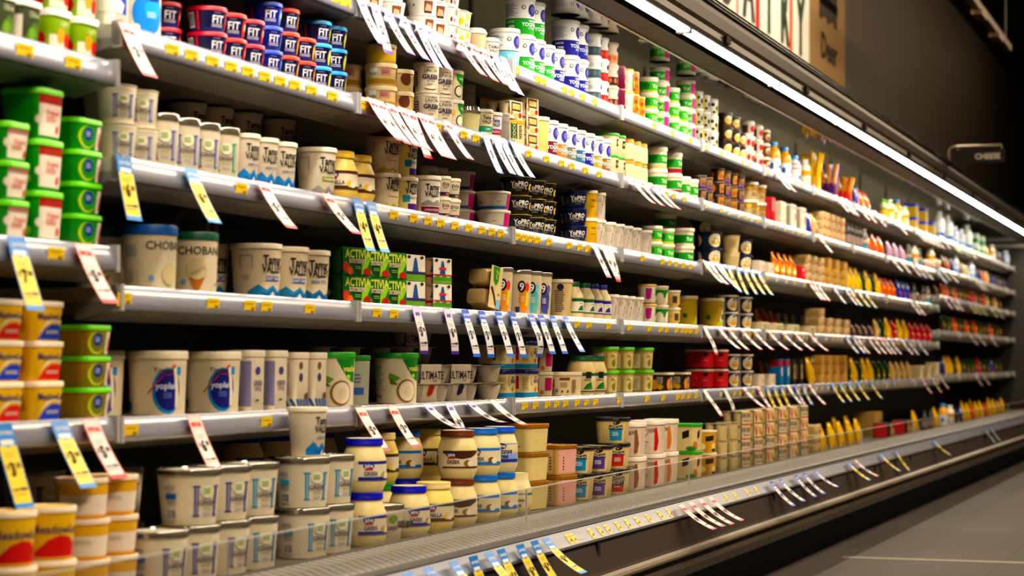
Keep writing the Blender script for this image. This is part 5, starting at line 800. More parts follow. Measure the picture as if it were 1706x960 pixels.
def blobs(seed, n, w, h, cols):
    rr = random.Random(seed); return [('e', rr.uniform(-w * .32, w * .32), rr.uniform(h * .12, h * .8), rr.uniform(.6, 1.6), rr.uniform(.6, 1.5), rr.choice(cols)) for _ in range(n)]
for key, desc, c, cols, w, h in (
    ('pYel', 'yellow cheese bag', '#d8ae18', ['#e8c040', '#b87a10', '#efd878'], 11, 15), ('pGrn', 'dark green cheese bag with yellow window', '#12301a', ['#d8b02c', '#e8c850', '#2f5a2c'], 11, 14),
    ('pOrg', 'orange cheese bag', '#c85a1c', ['#e88a3c', '#d8a44c', '#a83a14'], 10, 13), ('pRed', 'red cheese bag with pale label', '#a8181c', ['#d84a3c', '#d8c4c0', '#8a1014', '#5a7ab8'], 11, 14),
    ('pBlu', 'blue cheese packet', '#24388f', ['#4a68c0', '#c8ccd8', '#c83a2c'], 8, 14), ('pPur', 'purple-brown snack packet', '#3c2a34', ['#6a4a5c', '#8a7a6a', '#a88a5c'], 9, 9),
    ('pBei', 'beige cheese bag', '#bfa06a', ['#e0cc94', '#cf9c34', '#f0e4c4', '#6a7a9c'], 10, 13), ('pWgr', 'white and green cheese bag', '#c4c0aa', ['#1f6a2c', '#3f9a3c', '#e4e0d0', '#144a20'], 9, 12),
    ('pMix', 'red and green salad-cheese bag', '#3a3a1c', ['#b84a24', '#d8743c', '#3f7a2c', '#d8c8a0'], 10, 13), ('pPnk', 'salmon-pink snack bag', '#b0624a', ['#d8907a', '#e0b89c', '#8a3c2c'], 10, 12),
    ('pLil', 'lilac and lime snack pack', '#a890a8', ['#7ab82c', '#d88a2c', '#d8c8d8'], 9, 12), ('pNav', 'navy and white snack packet', '#1f2a5c', ['#c8c8c4', '#3a4a90', '#7a3a34'], 8, 12),
    ('pOrW', 'orange baby-food pouch with red label', '#d8943a', ['#c8301c', '#e8c84a', '#f0dca8'], 7, 13), ('pCow', 'black and white patterned bag', '#c8c4b4', ['#14120f', '#1c1a16', '#2f5a2c'], 8, 12)):
    pouch(key, desc, w, 4.2 if w > 8 else 3.4, h, c, blobs(hash(key) % 97 if False else sum(map(ord, key)), 11, w, h, cols), lean=10)
def boxt(key, desc, w, d, h, c, art, cat='box', name='carton_box', kind='f'):
    mb = MB(); loft(mb, w, d, .25, [(0, .985), (.1, 1), (h - .1, 1), (h, .985)], M(c, kind), 8); paint(mb, art, make_wrap(w, d, .25, [(0, 1), (h, 1)], 0, lift=.03)); reg(key, name, cat, desc, w, d, h, [('box_body', mb, None, None)], False)
boxt('bTan', 'tan cheese box with blue label', 9, 12, 5.4, '#b08a4a', [('r', -3.5, .8, 3.5, 4.6, '#c8a04a'), ('r', -1, 1, 1.4, 4.4, '#3a4a8c'), ('r', -14, 1, -6, 4.4, '#c09858'), ('e', -10, 2.7, 1.4, 1.2, '#d8cda8')])
boxt('bBei', 'small beige cheese box', 8, 10, 5, '#c2ab84', [('r', -3.4, .6, 3.4, 2.4, '#a8603c'), ('ln', 0, 3.6, 5, 1, 2, '#8a7a60'), ('r', -11, 1, -6, 4, '#b09468')])
boxt('bStr', 'white cheese-snack box with coloured stripes', 11, 10, 10, '#c8bca0', [('r', u, .6, u + .9, 8.8, c) for u, c in ((-5, '#b8902c'), (-3.2, '#8a7a4c'), (-1.4, '#c8783c'), (.4, '#7a8a3c'), (2.2, '#b85a34'), (4, '#8a7a4c'))] + [('r', -13, 1, -7, 8.6, '#b8a888')])
boxt('bWht', 'flat white cream-cheese box', 13, 11, 6.2, '#cdc0ac', [('p', [(3, 1), (5.4, 3.6), (5, 4), (2.6, 1.4)], '#a8604c'), ('e', 1, 3, 1.6, .9, '#b8a890'), ('ln', -12, 3, 6, 2, 3, '#b8aa96')])
boxt('bWh2', 'white dessert carton with red fruit', 12, 10, 13, '#c9c1b4', [('e', 3, 6.6, 1.6, 2.2, '#b83c24'), ('e', 1.4, 4.4, 1.2, 1.2, '#d8a43a'), ('r', -6, 10, 6, 12, '#a89a8c'), ('r', -16, 1, -7, 12, '#8f8a80')])
boxt('bBlu', 'blue-topped cheese box', 9, 11, 10, '#b89a4c', [('r', -4.5, 7.6, 4.5, 9.9, '#1c44b8'), ('r', -14, 7.6, -4.8, 9.9, '#1c44b8'), ('r', -2, 1, 1, 6.6, '#2a6a9c'), ('r', -13, 1, -9, 6.6, '#d8b43a')])
boxt('bGrn', 'green and white cheese carton', 9, 11, 9, '#c8ccc0', [('r', -4.5, .6, 4.5, 4.4, '#1f8a3c'), ('r', -14, .6, -5, 4.4, '#1f7a5c'), ('e', 1.4, 6.6, 1.4, 1.4, '#d8902c'), ('r', -4.4, 8, 4.4, 8.9, '#7ab84c')])
boxt('bRYG', 'red, yellow and dark green cheese box', 16, 11, 9.5, '#122a1c', [('r', -8, .3, -5.6, 9, '#b8281c'), ('r', -5.6, .3, -.6, 9, '#d8a01c'), ('e', 4.6, 4, 1.6, 2.2, '#d8d0b0'), ('r', -18, .3, -10, 9, '#b8281c')])
boxt('bBig', 'wide tan shipping carton', 30, 14, 15, '#a88a56', [('r', 4, 5, 6, 10, '#1f2a44'), ('r', 8, 5, 10, 10, '#1f2a44'), ('r', -14, 3, 2, 7, '#b8943a')])
boxt('bRed', 'red snack box', 10, 9, 8, '#b01420', [('r', -4, 2, 4, 5, '#c8284c'), ('r', -3, 5.4, 2, 6.6, '#d8c0b0')])
boxt('bRdW', 'red and white upright pack', 8.5, 8, 13, '#b8202c', [('r', -4, 6, 1, 12, '#d88a90'), ('r', -12, 1, -5, 12, '#c8404c')])
boxt('bBlR', 'blue packet with red top', 7, 6, 14, '#2f7cb8', [('r', -3.4, 10, 3.4, 13.6, '#a81c2c'), ('r', -2.2, 5, 2.2, 9.6, '#c8ccd0'), ('r', -10, 10, -4, 13.6, '#a81c2c')])
boxt('bBkC', 'dark packet with cream panel', 7, 6, 14, '#2a2420', [('r', -2.4, 3, 2.4, 11, '#a89870'), ('e', 0, 8, 1.2, 1.6, '#5a3a24'), ('r', -10, 3, -5, 11, '#8a7c5c')])
boxt('tray', 'white shelf-ready tray box', 18, 14, 4.4, '#c4b698', [('r', u, .8, u + 1.2, 3.6, '#a8946c') for u in (-7, -4, -1, 2, 5)] + [('e', -3, 2.2, 1, .9, '#6a8a3c')])
def sticks(key, desc, boxc, stc, bh=10, sh=20, n=9):
    b = MB(); loft(b, 8, 8, .4, [(0, 1), (bh, 1)], M(boxc, 'f'), 8, cap1=False); loft(b, 7.8, 7.8, .3, [(bh, 1), (.3, 1)], M(boxc, 'f'), 8)
    parts = [('display_box', b, None, None)]; rr = random.Random(5)
    for i in range(n):
        s = MB(); x, y = -2.6 + 2.6 * (i % 3), -2.6 + 2.6 * (i // 3); c = stc[i % len(stc)]
        s.tube([(x / 100, y / 100, .006), (x * 1.25 / 100, y * 1.25 / 100, sh * .6 / 100), (x * 1.9 / 100, y * 1.9 / 100, (sh + rr.uniform(-1, 1)) / 100)], .0105, M(c, 'g'), 8); parts.append(('cheese_stick', s, None, None))
    reg(key, 'cheese_stick_display', 'cheese stick display', desc, 11, 11, sh + 1, parts, False)
sticks('stY', 'bundle of bright yellow cheese sticks in box', '#d8a412', ['#e8bc14', '#d8a010', '#f0cc3c'], 9, 22)
sticks('stP', 'purple box of yellow and white cheese sticks', '#4a1458', ['#d8901c', '#e0d0d8', '#6a3a8c'], 9, 20)
sticks('stR', 'red box of orange cheese sticks', '#c0141c', ['#d8901c', '#c87a28', '#e0a83c'], 8, 16)
# bring a type's meshes to life
def meshes(key):
    t = T[key]
    if t['meshes'] is None: t['meshes'] = [(n, mb.mesh(n, 35), lab) for n, mb, sub, lab in t['parts']]
    return t['meshes']
def joined(key):
    t = T[key]
    if t['joined'] is None:
        o = MB()
        for n, mb, sub, lab in t['parts']:
            for m in mb.mats: o.mi(m)
            off = len(o.v); o.v += mb.v
            for f, mi in zip(mb.f, mb.m): o.f.append(tuple(k + off for k in f)); o.m.append(o.mats.index(mb.mats[mi]))
        t['joined'] = o.mesh(t['name'], 35)
    return t['joined']
# ================================================================== stocking the shelves
# every entry: (right edge in the photograph, type or [types from bottom to top], levels, depth behind the shelf edge)
def zshelf(row, X):
    if row == 6: return ZD
    if isinstance(row, str): return {'A': ZA, 'B': ZBb, 'C': ZC, 'D': ZD, 'U': Hz(.42)}[row]
    best = None
    for r, x0, x1, z, s in SHELVES:
        if r == row and x0 - .02 <= X <= x1 + .02: best = z
    return best if best is not None else [Z1, Z2, Z3, Z4, Z5][row - 1]
STK = []     # stacks
def foot(t):
    a = R(t['yaw']); w, d = t['w'] / 100, t['d'] / 100
    if t['rnd']: return [(w / 2 * math.cos(k * math.pi / 8), w / 2 * math.sin(k * math.pi / 8)) for k in range(16)]
    return [(x * math.cos(a) + y * math.sin(a), -x * math.sin(a) + y * math.cos(a)) for x in (-w / 2, w / 2) for y in (-d / 2, d / 2)]
def put(row, items):
    for it in items:
        rx, ty = it[0], it[1]; n = it[2] if len(it) > 2 else 1; y0 = it[3] if len(it) > 3 else .0
        ks = ty if isinstance(ty, list) else [ty] * n
        big = max(ks, key=lambda k: T[k]['w']); t = T[big]; fp = foot(t)
        base = -.138 if row in (6, 'D') else .010
        yc = base + y0 + max(-min(p[1] for p in fp), .01)
        X = X_at(rx, yc)
        for _ in range(14):
            cur = max(proj(X + px, yc + py, 1)[0] for px, py in fp); e = 1e-3
            g = (max(proj(X + e + px, yc + py, 1)[0] for px, py in fp) - cur) / e
            X += (rx - cur) / g
        STK.append(dict(row=row, X=X, y=yc, ks=ks, fp=fp, t=t, rx=rx, y0=yc, X0=X, seq=len(STK)))
# ------------------------------------------------ far-left shelves
put('A', [(40, 'dkgrn', 1, .0), (72, 'dkgrn', 1, .0), (126, 'limeor', 2), (171, 'limeor', 2)])
put('B', [(57, 'marg_mid', 3), (113, 'marg_big', 3), (177, 'marg_small', 4)])
put('C', [(48, ['mead_r', 'mead_b', 'mead_r']), (114, ['mead_b', 'mead_r', 'mead_b']), (192, 'olive', 3)])
put('D', [(62, 'mead_deck', 2), (128, 'mead_deck', 2), (190, 'mead_back', 3, .05), (228, 'mead_back', 3, .05), (112, 'grk2_p', 2, .30), (212, 'grk2_p', 2, .28)])
# ------------------------------------------------ top shelf
put(1, [(640, 'five', 2), (676, ['five', 'fiveb', 'five']), (728, 'five', 3), (751, 'five', 3), (767, 'date', 3), (789, 'datey', 2), (812, 'domep'), (834, 'domeo'),
        (867, 'yogL'), (893, 'yogG', 2), (910, ['yogG', 'yogG']), (926, 'yogG'), (941, 'yogB'), (967, 'yogB', 2), (981, 'yogB', 2), (1003, 'potS', 3), (1015, 'potR', 3), (1031, ['potBk', 'potBk', 'potPe']),
        (1043, 'potCr', 2), (1057, 'potYl', 2), (1065, 'potOr', 2), (1075, 'potOr'), (1097, 'grT', 3), (1116, 'grM', 4), (1133, 'grT', 3), (1147, 'grT', 2), (1159, 'grM', 4),
        (1172, 'cowY', 3), (1184, 'cowY', 3), (1197, 'cowB', 3), (1221, 'blkC', 3), (1234, 'blkC', 3), (1243, 'blkC', 2), (1252, 'redW', 2), (1258, 'redW', 3), (1272, 'redW', 3), (1284, 'brnC', 3),
        (1300, 'btY'), (1318, 'btY'), (1334, 'btR'), (1350, 'btW'), (1373, 'stY'), (1400, 'stP'), (1424, 'stR'), (1435, 'pBlu'), (1444, 'pOrg'), (1453, 'pOrg')])
put(1, [(1478 + 6 * i, k) for i, k in enumerate(['btG', 'btG', 'btW', 'btG', 'btY', 'btG', 'btW'])])
put(1, [(1530, ['bBlu', 'bBlu']), (1546, ['bBlu', 'bBlu']), (1559, 'bBlu'), (1574, 'btB', 1), (1588, 'btB'), (1598, 'btBl', 1), (1608, 'btBl', 1), (1620, 'btB'), (1632, ['bGrn', 'bGrn']), (1641, ['bGrn', 'bGrn']), (1650, 'pBei'), (1658, 'btW'), (1665, 'pNav'), (1671, 'pMix'), (1677, 'pNav'), (1682, 'btBl')])
# ------------------------------------------------ second shelf
put(2, [(223, 'milk_a'), (271, 'milk_b'), (303, 'fit_c', 2, .07), (379, 'fit_c', 2), (416, 'fit_r', 2), (437, 'fit_c', 2), (475, 'fit_b', 3), (502, 'fit_o', 3), (526, 'fit_o', 2), (549, 'fit_y', 3, .0), (579, 'fit_y', 3),
        (604, 'vanT', 2, .10), (662, ['vanT', 'vanT', 'vanY']), (690, 'vanO', 2), (733, 'fuG', 2), (756, 'fuG', 2), (773, 'coyo', 2), (793, 'greyT', 2, .12), (802, 'trifle'), (822, 'tamT'), (838, 'tamMr'), (849, 'greyT'),
        (833, 'coco', 2, .13), (873, ['coco', 'pana']), (900, 'pana', 3), (920, 'vanL'), (937, 'yogM'), (951, 'yogO'), (964, 'yogGy'), (977, 'yogT'), (990, 'yogB'), (1001, 'yogOl'), (1013, 'yogBr'),
        (1029, 'grnlid', 2), (1043, 'grnlid', 2), (1057, 'goldJ', 2), (1069, 'goldJ', 2), (1079, 'goldJ', 2), (1112, 'grH', 2), (1137, 'grR', 2), (1151, 'grH'), (1164, 'grH'), (1177, 'blkP', 2), (1188, 'blkP', 2), (1207, 'blkO', 3), (1218, 'blkP', 3), (1229, 'blkO', 3), (1241, 'blkP', 3),
        (1263, 'brnT', 2), (1277, 'brnT', 2), (1292, 'bRdW'), (1310, 'bWht', 2), (1327, 'bWh2'), (1343, 'bWh2'), (1357, 'pBlu'), (1367, 'pBei')])
put(2, [(1376 + 8 * i, ['bBei'] * 3) for i in range(5)])
put(2, [(1418, 'btK'), (1424, 'btK'), (1431, 'btK'), (1437, 'btK'), (1446, 'btT'), (1455, 'pOrg'), (1466, 'pOrg'), (1476, 'pOrg'), (1490, 'pLil'), (1501, 'pLil'), (1512, 'pLil')])
put(2, [(1519 + 5.5 * i, k) for i, k in enumerate(['btT', 'pNav', 'btW', 'btT', 'pBei', 'redW', 'redW', 'btW', 'redW', 'redW'])])
put(2, [(1579 + 6.5 * i, k) for i, k in enumerate(['pMix', 'pPnk', 'pNav', 'btBl', 'pNav', 'pBei', 'pWgr', 'btBl', 'pNav', 'pNav', 'pPnk', 'pBei', 'pNav', 'pNav', 'pMix', 'pNav'])])
# ------------------------------------------------ third shelf
put(3, [(207, 'grk_s', 2, .10), (239, 'grk_s', 2), (272, 'grk_s', 2), (295, 'grk_m'), (332, 'grk_m'), (364, 'grk_m'), (398, 'grk_g'), (437, 'tamcup'), (463, 'tamcup'), (496, 'tamcup'), (562, 'tambkt'), (604, 'jarY'), (619, 'jarY'),
        (345, 'tamcup', 2, .30), (390, 'tamcup', 2, .28), (438, 'tamcup', 2, .26), (490, 'tamcup', 2, .24),
        (668, 'tamY', 2), (697, 'tamP', 2), (736, 'tamM'), (751, 'evia', 2), (768, 'evia', 2), (738, 'evia', 3, .17), (758, 'evia', 3, .16), (788, 'mag', 3, .10), (838, 'mag', 2),
        (886, 'yopK', 3), (911, 'yopK', 3), (927, 'yopK', 3), (979, 'yopN', 3), (955, 'marB', 2, .16), (996, 'yel8', 2), (1010, ['flw', 'flw']), (1027, 'flw'), (1041, 'flw'), (1055, 'flw'), (1069, 'flw'), (1087, 'flw'),
        (1104, 'grT', 2), (1124, ['grT', 'grT', 'grT'][:2]), (1157, 'grW', 2), (1128, 'grW', 3, .14), (1206, 'butN', 2), (1190, 'butN', 3, .12), (1233, 'creamC', 2), (1257, 'butN', 2), (1275, 'bWht'), (1290, 'bWht', 1)])
put(3, [(1302, 'pOrW'), (1312, 'pOrW'), (1322, 'pOrW'), (1331, 'pOrW'), (1342, 'bRed'), (1352, ['bBei'] * 3), (1362, ['bBei'] * 3), (1374, ['bBei'] * 3), (1386, ['bTan'] * 3), (1399, ['bTan'] * 3), (1412, ['bTan'] * 3)])
put(3, [(1424 + 8 * i, k) for i, k in enumerate(['pYel', 'pYel', 'pYel', 'pGrn', 'pYel', 'pGrn', 'pYel', 'pOrg', 'pOrg', 'pOrg'])])
put(3, [(1505 + 7.5 * i, k) for i, k in enumerate(['pBlu', 'pBlu', 'pBlu', 'btK', 'pPur', 'btK', 'btT', 'pPur', 'pPur'])])
put(3, [(1578 + 6.6 * i, k) for i, k in enumerate(['pPnk', 'pPnk', 'pMix', 'pPnk', 'pMix', 'pMix', 'pMix', 'pRed', 'pPnk', 'pMix', 'pRed', 'pBei', 'pMix', 'pBei', 'pMix'])])
# ------------------------------------------------ fourth shelf
put(4, [(214, 'chobG', 1, .14), (297, 'chobB'), (365, 'chobG'), (352, 'chobG', 1, .24), (386, 'tam1', 1, .13), (469, 'tam1'), (519, 'tam1'), (548, 'tam1b'), (632, 'acti', 2), (652, 'acti', 2), (673, 'acti', 2),
        (699, 'strwp', 2), (753, 'strw', 2), (856, 'nineO'), (887, 'nineO'), (906, 'nineT'), (920, 'nineP'), (955, 'nineB'), (972, 'botG'), (990, 'botG'), (1004, 'botB'), (1018, 'botB'),
        (1032, 'flw'), (1046, 'flw'), (1059, 'flw'), (1073, 'flw'), (1094, 'potMg', 2), (1114, 'potGr', 2), (1134, 'potFl', 2), (1163, 'pearT', 1, .03), (1206, 'pearT'), (1233, 'butW', 2), (1257, 'butW', 2)])
put(4, [(1283, 'tray'), (1305, 'tray'), (1332, 'tray'), (1360, 'tray')])
put(4, [(1275, 'pOrW', 1, .17), (1287, 'pRed', 1, .17), (1298, 'pOrW', 1, .17), (1312, 'pWgr', 1, .17), (1324, 'pWgr', 1, .17), (1336, 'pWgr', 1, .17), (1350, 'pCow', 1, .17), (1361, 'pCow', 1, .17)])
put(4, [(1374, ['bBei'] * 3), (1388, ['bBei'] * 2), (1402, ['bBei'] * 2), (1416, ['bBei'] * 2)])
put(4, [(1428 + 10 * i, k) for i, k in enumerate(['pPur', 'pPur', 'pPur', 'pPur'])])
put(4, [(1470 + 9.5 * i, k) for i, k in enumerate(['pBei', 'pGrn', 'pYel', 'pRed', 'pYel', 'pYel', 'pRed', 'pRed', 'pRed', 'pRed'])])
put(4, [(1578 + 6.6 * i, k) for i, k in enumerate(['pMix', 'pGrn', 'pMix', 'pOrg', 'pMix', 'pMix', 'pOrg', 'pMix', 'pOrg', 'pGrn', 'pMix', 'pMix', 'pOrg', 'pGrn', 'pMix'])])
# ------------------------------------------------ fifth shelf
put(5, [(230, 'yop', 1, .09), (317, 'yop'), (413, 'yop'), (446, 'purp'), (484, 'purp'), (519, 'wbag'), (549, 'wbag'), (593, 'vaal'), (618, 'whtblue', 1, .05), (698, 'vaal'),
        (560, 'bowl', 3, .34), (610, 'bowl', 3, .33), (660, 'bowl', 3, .32), (758, 'ultR', 1), (806, 'ultB', 1), (842, 'bowl', 2), (730, 'ultB', 2, .22),
        (872, 'bluL', 2, .04), (893, 'bluL', 2), (929, 'magT', 2, .06), (968, 'kraft'), (992, 'jarGb'), (1011, 'jarGb'), (1034, 'limeT', 2), (1060, 'limeT', 2), (1092, 'limeT', 2), (1126, 'mango'), (1154, 'mango'), (1192, 'redB', 2, .04), (1216, 'redB', 2), (1236, 'butW', 2), (1258, 'butW', 2)])
put(5, [(1274, 'bWht'), (1292, 'bWht'), (1282, 'pOrW', 1, .16), (1294, 'pWgr', 1, .15), (1305, 'bBlR', 1, .05), (1316, 'bBlR', 1, .05), (1326, 'bBkC', 1, .05), (1338, 'bBkC', 1, .05), (1350, 'bBkC', 1, .05), (1362, 'pYel'), (1374, ['bTan'] * 3), (1386, ['bTan'] * 3), (1399, ['bTan'] * 3), (1412, ['bTan'] * 3)])
put(5, [(1424 + 9 * i, k) for i, k in enumerate(['pGrn', 'pYel', 'pGrn', 'pYel', 'pYel', 'pGrn', 'pGrn', 'pGrn', 'pBei', 'pBei', 'pBei', 'pBei'])])
put(5, [(1540, 'bStr'), (1553, 'bStr'), (1566, 'bStr')])
put(5, [(1578 + 6.6 * i, k) for i, k in enumerate(['pBlu', 'pYel', 'pYel', 'pMix', 'pYel', 'pMix', 'pGrn', 'pGrn', 'pMix', 'pRed', 'pMix', 'pGrn', 'pBlu', 'pMix', 'pGrn'])])
# ------------------------------------------------ bottom deck
put(6, [(262, 'grk2_p', 2, .20), (314, 'grk2_p', 1), (374, 'grk2_p', 2), (418, 'grk2_p', 2), (463, 'grk2_t', 2), (552, 'grk2_t', 2), (592, 'grk2_t', 2), (673, 'grk_o'),
        (440, 'jarB', 2, .38), (490, 'jarB', 2, .36), (563, 'jarB', 2, .34),
        (645, ['jarB', 'jarB'], 2, .0), (664, ['jarGn', 'jarC'], 2, .13), (705, ['jarB', 'jarLb'], 2, .15), (716, 'jarB', 1, .0), (740, ['jarC', 'jarC'], 2, .15), (756, 'jarC', 1, .0), (795, ['jarBr', 'jarBr']), (834, ['jarLb', 'jarLb']), (863, ['jarLb', 'jarLf']), (886, 'jarYe'),
        (920, 'goldS', 3, .03), (966, 'goldP', 2), (1002, 'gipB', 2, .03), (1024, 'gipP', 2), (1056, ['gipR', 'gipR', 'gipB']), (1082, 'ywB', 2), (1114, 'ywR', 2), (1135, 'ywO', 2), (1174, 'grnL2', 2), (1197, 'grnY', 2),
        (1215, 'cream2', 3), (1232, 'cream2', 3), (1252, 'drink', 4), (1272, ['drink', 'drink', 'berry', 'berry']), (1292, ['berry', 'drink', 'berry', 'berry']), (1312, ['drink', 'berry', 'drink', 'berry']), (1330, ['berry', 'berry', 'drink', 'berry']), (1348, ['drink', 'berry', 'berry', 'drink'])])
put(6, [(1368, 'bBei', 3), (1382, 'pYel', 1), (1398, 'pYel', 1), (1413, 'pYel', 1), (1428, 'pYel', 1), (1441, 'pYel', 1), (1470, 'bBig', 1, .20), (1490, 'bRYG'), (1518, 'bRYG'), (1534, 'pYel'), (1546, 'btK'), (1556, 'btK'), (1568, 'pYel'), (1579, 'btY'), (1590, 'btW')])
put(6, [(1600 + 7 * i, k) for i, k in enumerate(['pGrn', 'pBlu', 'pYel', 'pYel', 'pOrg', 'pYel', 'pYel', 'pOrg', 'pYel', 'pYel', 'pBei', 'pYel'])])
put(6, [(1405, 'pYel', 1, .16), (1424, 'pYel', 1, .16), (1612, 'pYel', 1, .15), (1626, 'pYel', 1, .15), (1640, 'pOrg', 1, .15), (1655, 'pYel', 1, .15)])
# ------------------------------------------------ push stacks apart so that nothing intersects
def half_x(s):
    t = s['t']; a = R(t['yaw']); return t['w'] / 200 / (1 if t['rnd'] else math.cos(a))
def need(a, b):
    """minimum X distance between two stacks for their present depth offset (0 = no constraint)"""
    dy = abs(a['y'] - b['y']); ta, tb = a['t'], b['t']
    if ta['rnd'] and tb['rnd']:
        q = (ta['w'] + tb['w']) / 200 + .0012
        return math.sqrt(q * q - dy * dy) if dy < q else 0
    ea = max(p[1] for p in a['fp']); eb = max(p[1] for p in b['fp'])
    if dy >= ea + eb: return 0
    if ta['yaw'] == tb['yaw'] and not ta['rnd'] and not tb['rnd']:
        return (ta['w'] + tb['w']) / 200 / math.cos(R(ta['yaw'])) + .0015
    ra = ta['w'] / 200 if ta['rnd'] else max(p[0] for p in a['fp']); rb = tb['w'] / 200 if tb['rnd'] else max(p[0] for p in b['fp'])
    return ra + rb + .0012
for s in STK: s['rk'] = 6 if s['row'] == 'D' else s['row']
for row in set(s['rk'] for s in STK):
    L = [s for s in STK if s['rk'] == row]
    for s in L:
        e = max(p[1] for p in s['fp']); s['y'] = min(s['y'], BACK - .02 - e)
    for it in range(400):
        mv = 0; L.sort(key=lambda s: s['X'])
        for i, a in enumerate(L):
            for b in L[i + 1:i + 9]:
                n = need(a, b); g = b['X'] - a['X']
                if g < n:
                    h = (n - g) / 2 + 1e-5; a['X'] -= h; b['X'] += h; mv = max(mv, h)
        if mv < 2e-4: break
    for s in L:
        d = proj(s['X'], s['y'], 1)[0] - proj(s['X0'], s['y0'], 1)[0]
        if abs(d) > 14: print('SHIFT', row, s['ks'][0], s['rx'], round(d, 1))
# ------------------------------------------------ build every thing as its own object
ORD = ['zeroth', 'first', 'second', 'third', 'fourth', 'fifth', 'sixth', 'seventh', 'eighth', 'ninth', 'tenth', 'eleventh', 'twelfth', 'thirteenth', 'fourteenth', 'fifteenth', 'sixteenth', 'seventeenth', 'eighteenth', 'nineteenth', 'twentieth']
ORD += ['twenty-' + o for o in ORD[1:10]] + ['thirtieth']
RN = dict(SHN); RN.update({'A': 'far-left second shelf', 'B': 'far-left third shelf', 'C': 'far-left lowest shelf', 'D': 'far-left deck', 'U': 'far-left top shelf'})
THINGS = []
def level_word(i, n):
    if n == 1: return ''
    if n == 2: return ('lower', 'upper')[i]
    if n == 3: return ('bottom', 'middle', 'top')[i]
    return ('bottom', 'second-from-bottom', 'third-from-bottom', 'top')[min(i, 3)] if n == 4 else ORD[i + 1]
def place(key, X, y, z, ang, row, info, far):
    t = T[key]
    if far:
        o = bpy.data.objects.new(t['name'], joined(key)); COL.objects.link(o); o.location = (X, y, z); o.rotation_euler = (0, 0, ang)
    else:
        o = empty(t['name'], (X, y, z), ang)
        for pn, me, lab in meshes(key):
            c = bpy.data.objects.new(pn, me); COL.objects.link(c); c.parent = o
            if lab: c['label'] = lab
    THINGS.append(dict(o=o, key=key, row=row, **info)); return o
rr = random.Random(11)
for s in sorted(STK, key=lambda s: s['seq']):
    n = len(s['ks']); z = zshelf(s['row'], s['X']) + .0008
    px = proj(s['X'], s['y'], 1)[0]; far = px > 1262 and T[s['ks'][0]]['name'] not in ('cheese_stick_display',)
    dx = dy = 0
    for i, k in enumerate(s['ks']):
        t = T[k]
        ang = -R(t['yaw']) + (R(rr.uniform(-9, 9)) if t['rnd'] else 0)
        jx, jy = (rr.uniform(-.0015, .0015), rr.uniform(-.001, .003)) if i else (0, 0)
        place(k, s['X'] + (0 if t['rnd'] else 0), s['y'] + (0), z, ang, s['row'], dict(px=px, lv=i, n=n, st=s['seq'], y=s['y']), far)
        z += t['pitch'] / 100 + .0006
    nxt = None
    for r_, x0, x1, zz, sh in SHELVES:
        X = s['X']; e = max(p[0] for p in s['fp']); ef = s['y'] - max(p[1] for p in s['fp'])
        if x0 - e < X < x1 + e and zz > z - .12 and zz - (.074 if ef < .092 else .035) < z and zz > zshelf(s['row'], s['X']) + .05:
            print('TALL', s['row'], s['ks'], s['rx'], round(z - (zz - (.074 if ef < .092 else .035)), 3), 'yfront', round(ef, 3))
# single things lying or leaning
def lone(key, px, y, z, rot, row, label, cat=None):
    t = T[key]; X = X_at(px, y); o = empty(t['name'], (X, y, z)); o.rotation_euler = rot
    for pn, me, lab in meshes(key):
        c = bpy.data.objects.new(pn, me); COL.objects.link(c); c.parent = o
    tag(o, label, cat or t['cat']); return o
top = max((q['o'].location.z for q in THINGS if q['row'] == 6 and q['key'] == 'grk2_t' and abs(q['px'] - 500) < 40), default=ZD)
c552 = [q for q in THINGS if q['row'] == 6 and q['key'] == 'grk2_t' and q['lv'] == 1]
c552.sort(key=lambda q: abs(q['px'] - 505)); b = c552[0]['o'].location
lone('tamcup', 512, b.y - .012, b.z + T['grk2_t']['h'] / 100 + .001, (0, 0, R(14)), 6, 'white yogurt cup with blue mountains standing alone on teal greek tubs')
lone('sideG', 342, .315, Z4 + .149 + .0455, (0, R(-90), R(8)), 4, 'white tub lying on its side on top of another tub, fourth shelf', 'yogurt tub')
lone('tilt', 806, .075, Z4 + .0125, (0, R(10), R(-16)), 4, 'tan twin pack of square cups leaning on its edge beside orange-figure cups')
# labels
groups = {}
for q in THINGS: groups.setdefault((T[q['key']]['desc'], q['row']), []).append(q)
for (desc, row), L in groups.items():
    cols = sorted(set(q['st'] for q in L), key=lambda st: min(q['px'] for q in L if q['st'] == st))
    for st in cols:
        Q = sorted([q for q in L if q['st'] == st], key=lambda q: q['lv']); ci = cols.index(st) + 1
        for i, q in enumerate(Q):
            lw = level_word(i, len(Q)); lab = desc + ','
            if lw and len(cols) > 1: lab += f' {lw} of {ORD[ci]} stack from left,'
            elif lw: lab += f' {lw} one of its stack,'
            elif len(cols) > 1: lab += f' {ORD[ci]} such from left,'
            lab += ' ' + RN[row]
            tag(q['o'], lab, T[q['key']]['cat'], f'{T[q["key"]]["desc"]} on the {RN[row]}' if len(L) > 1 else None)
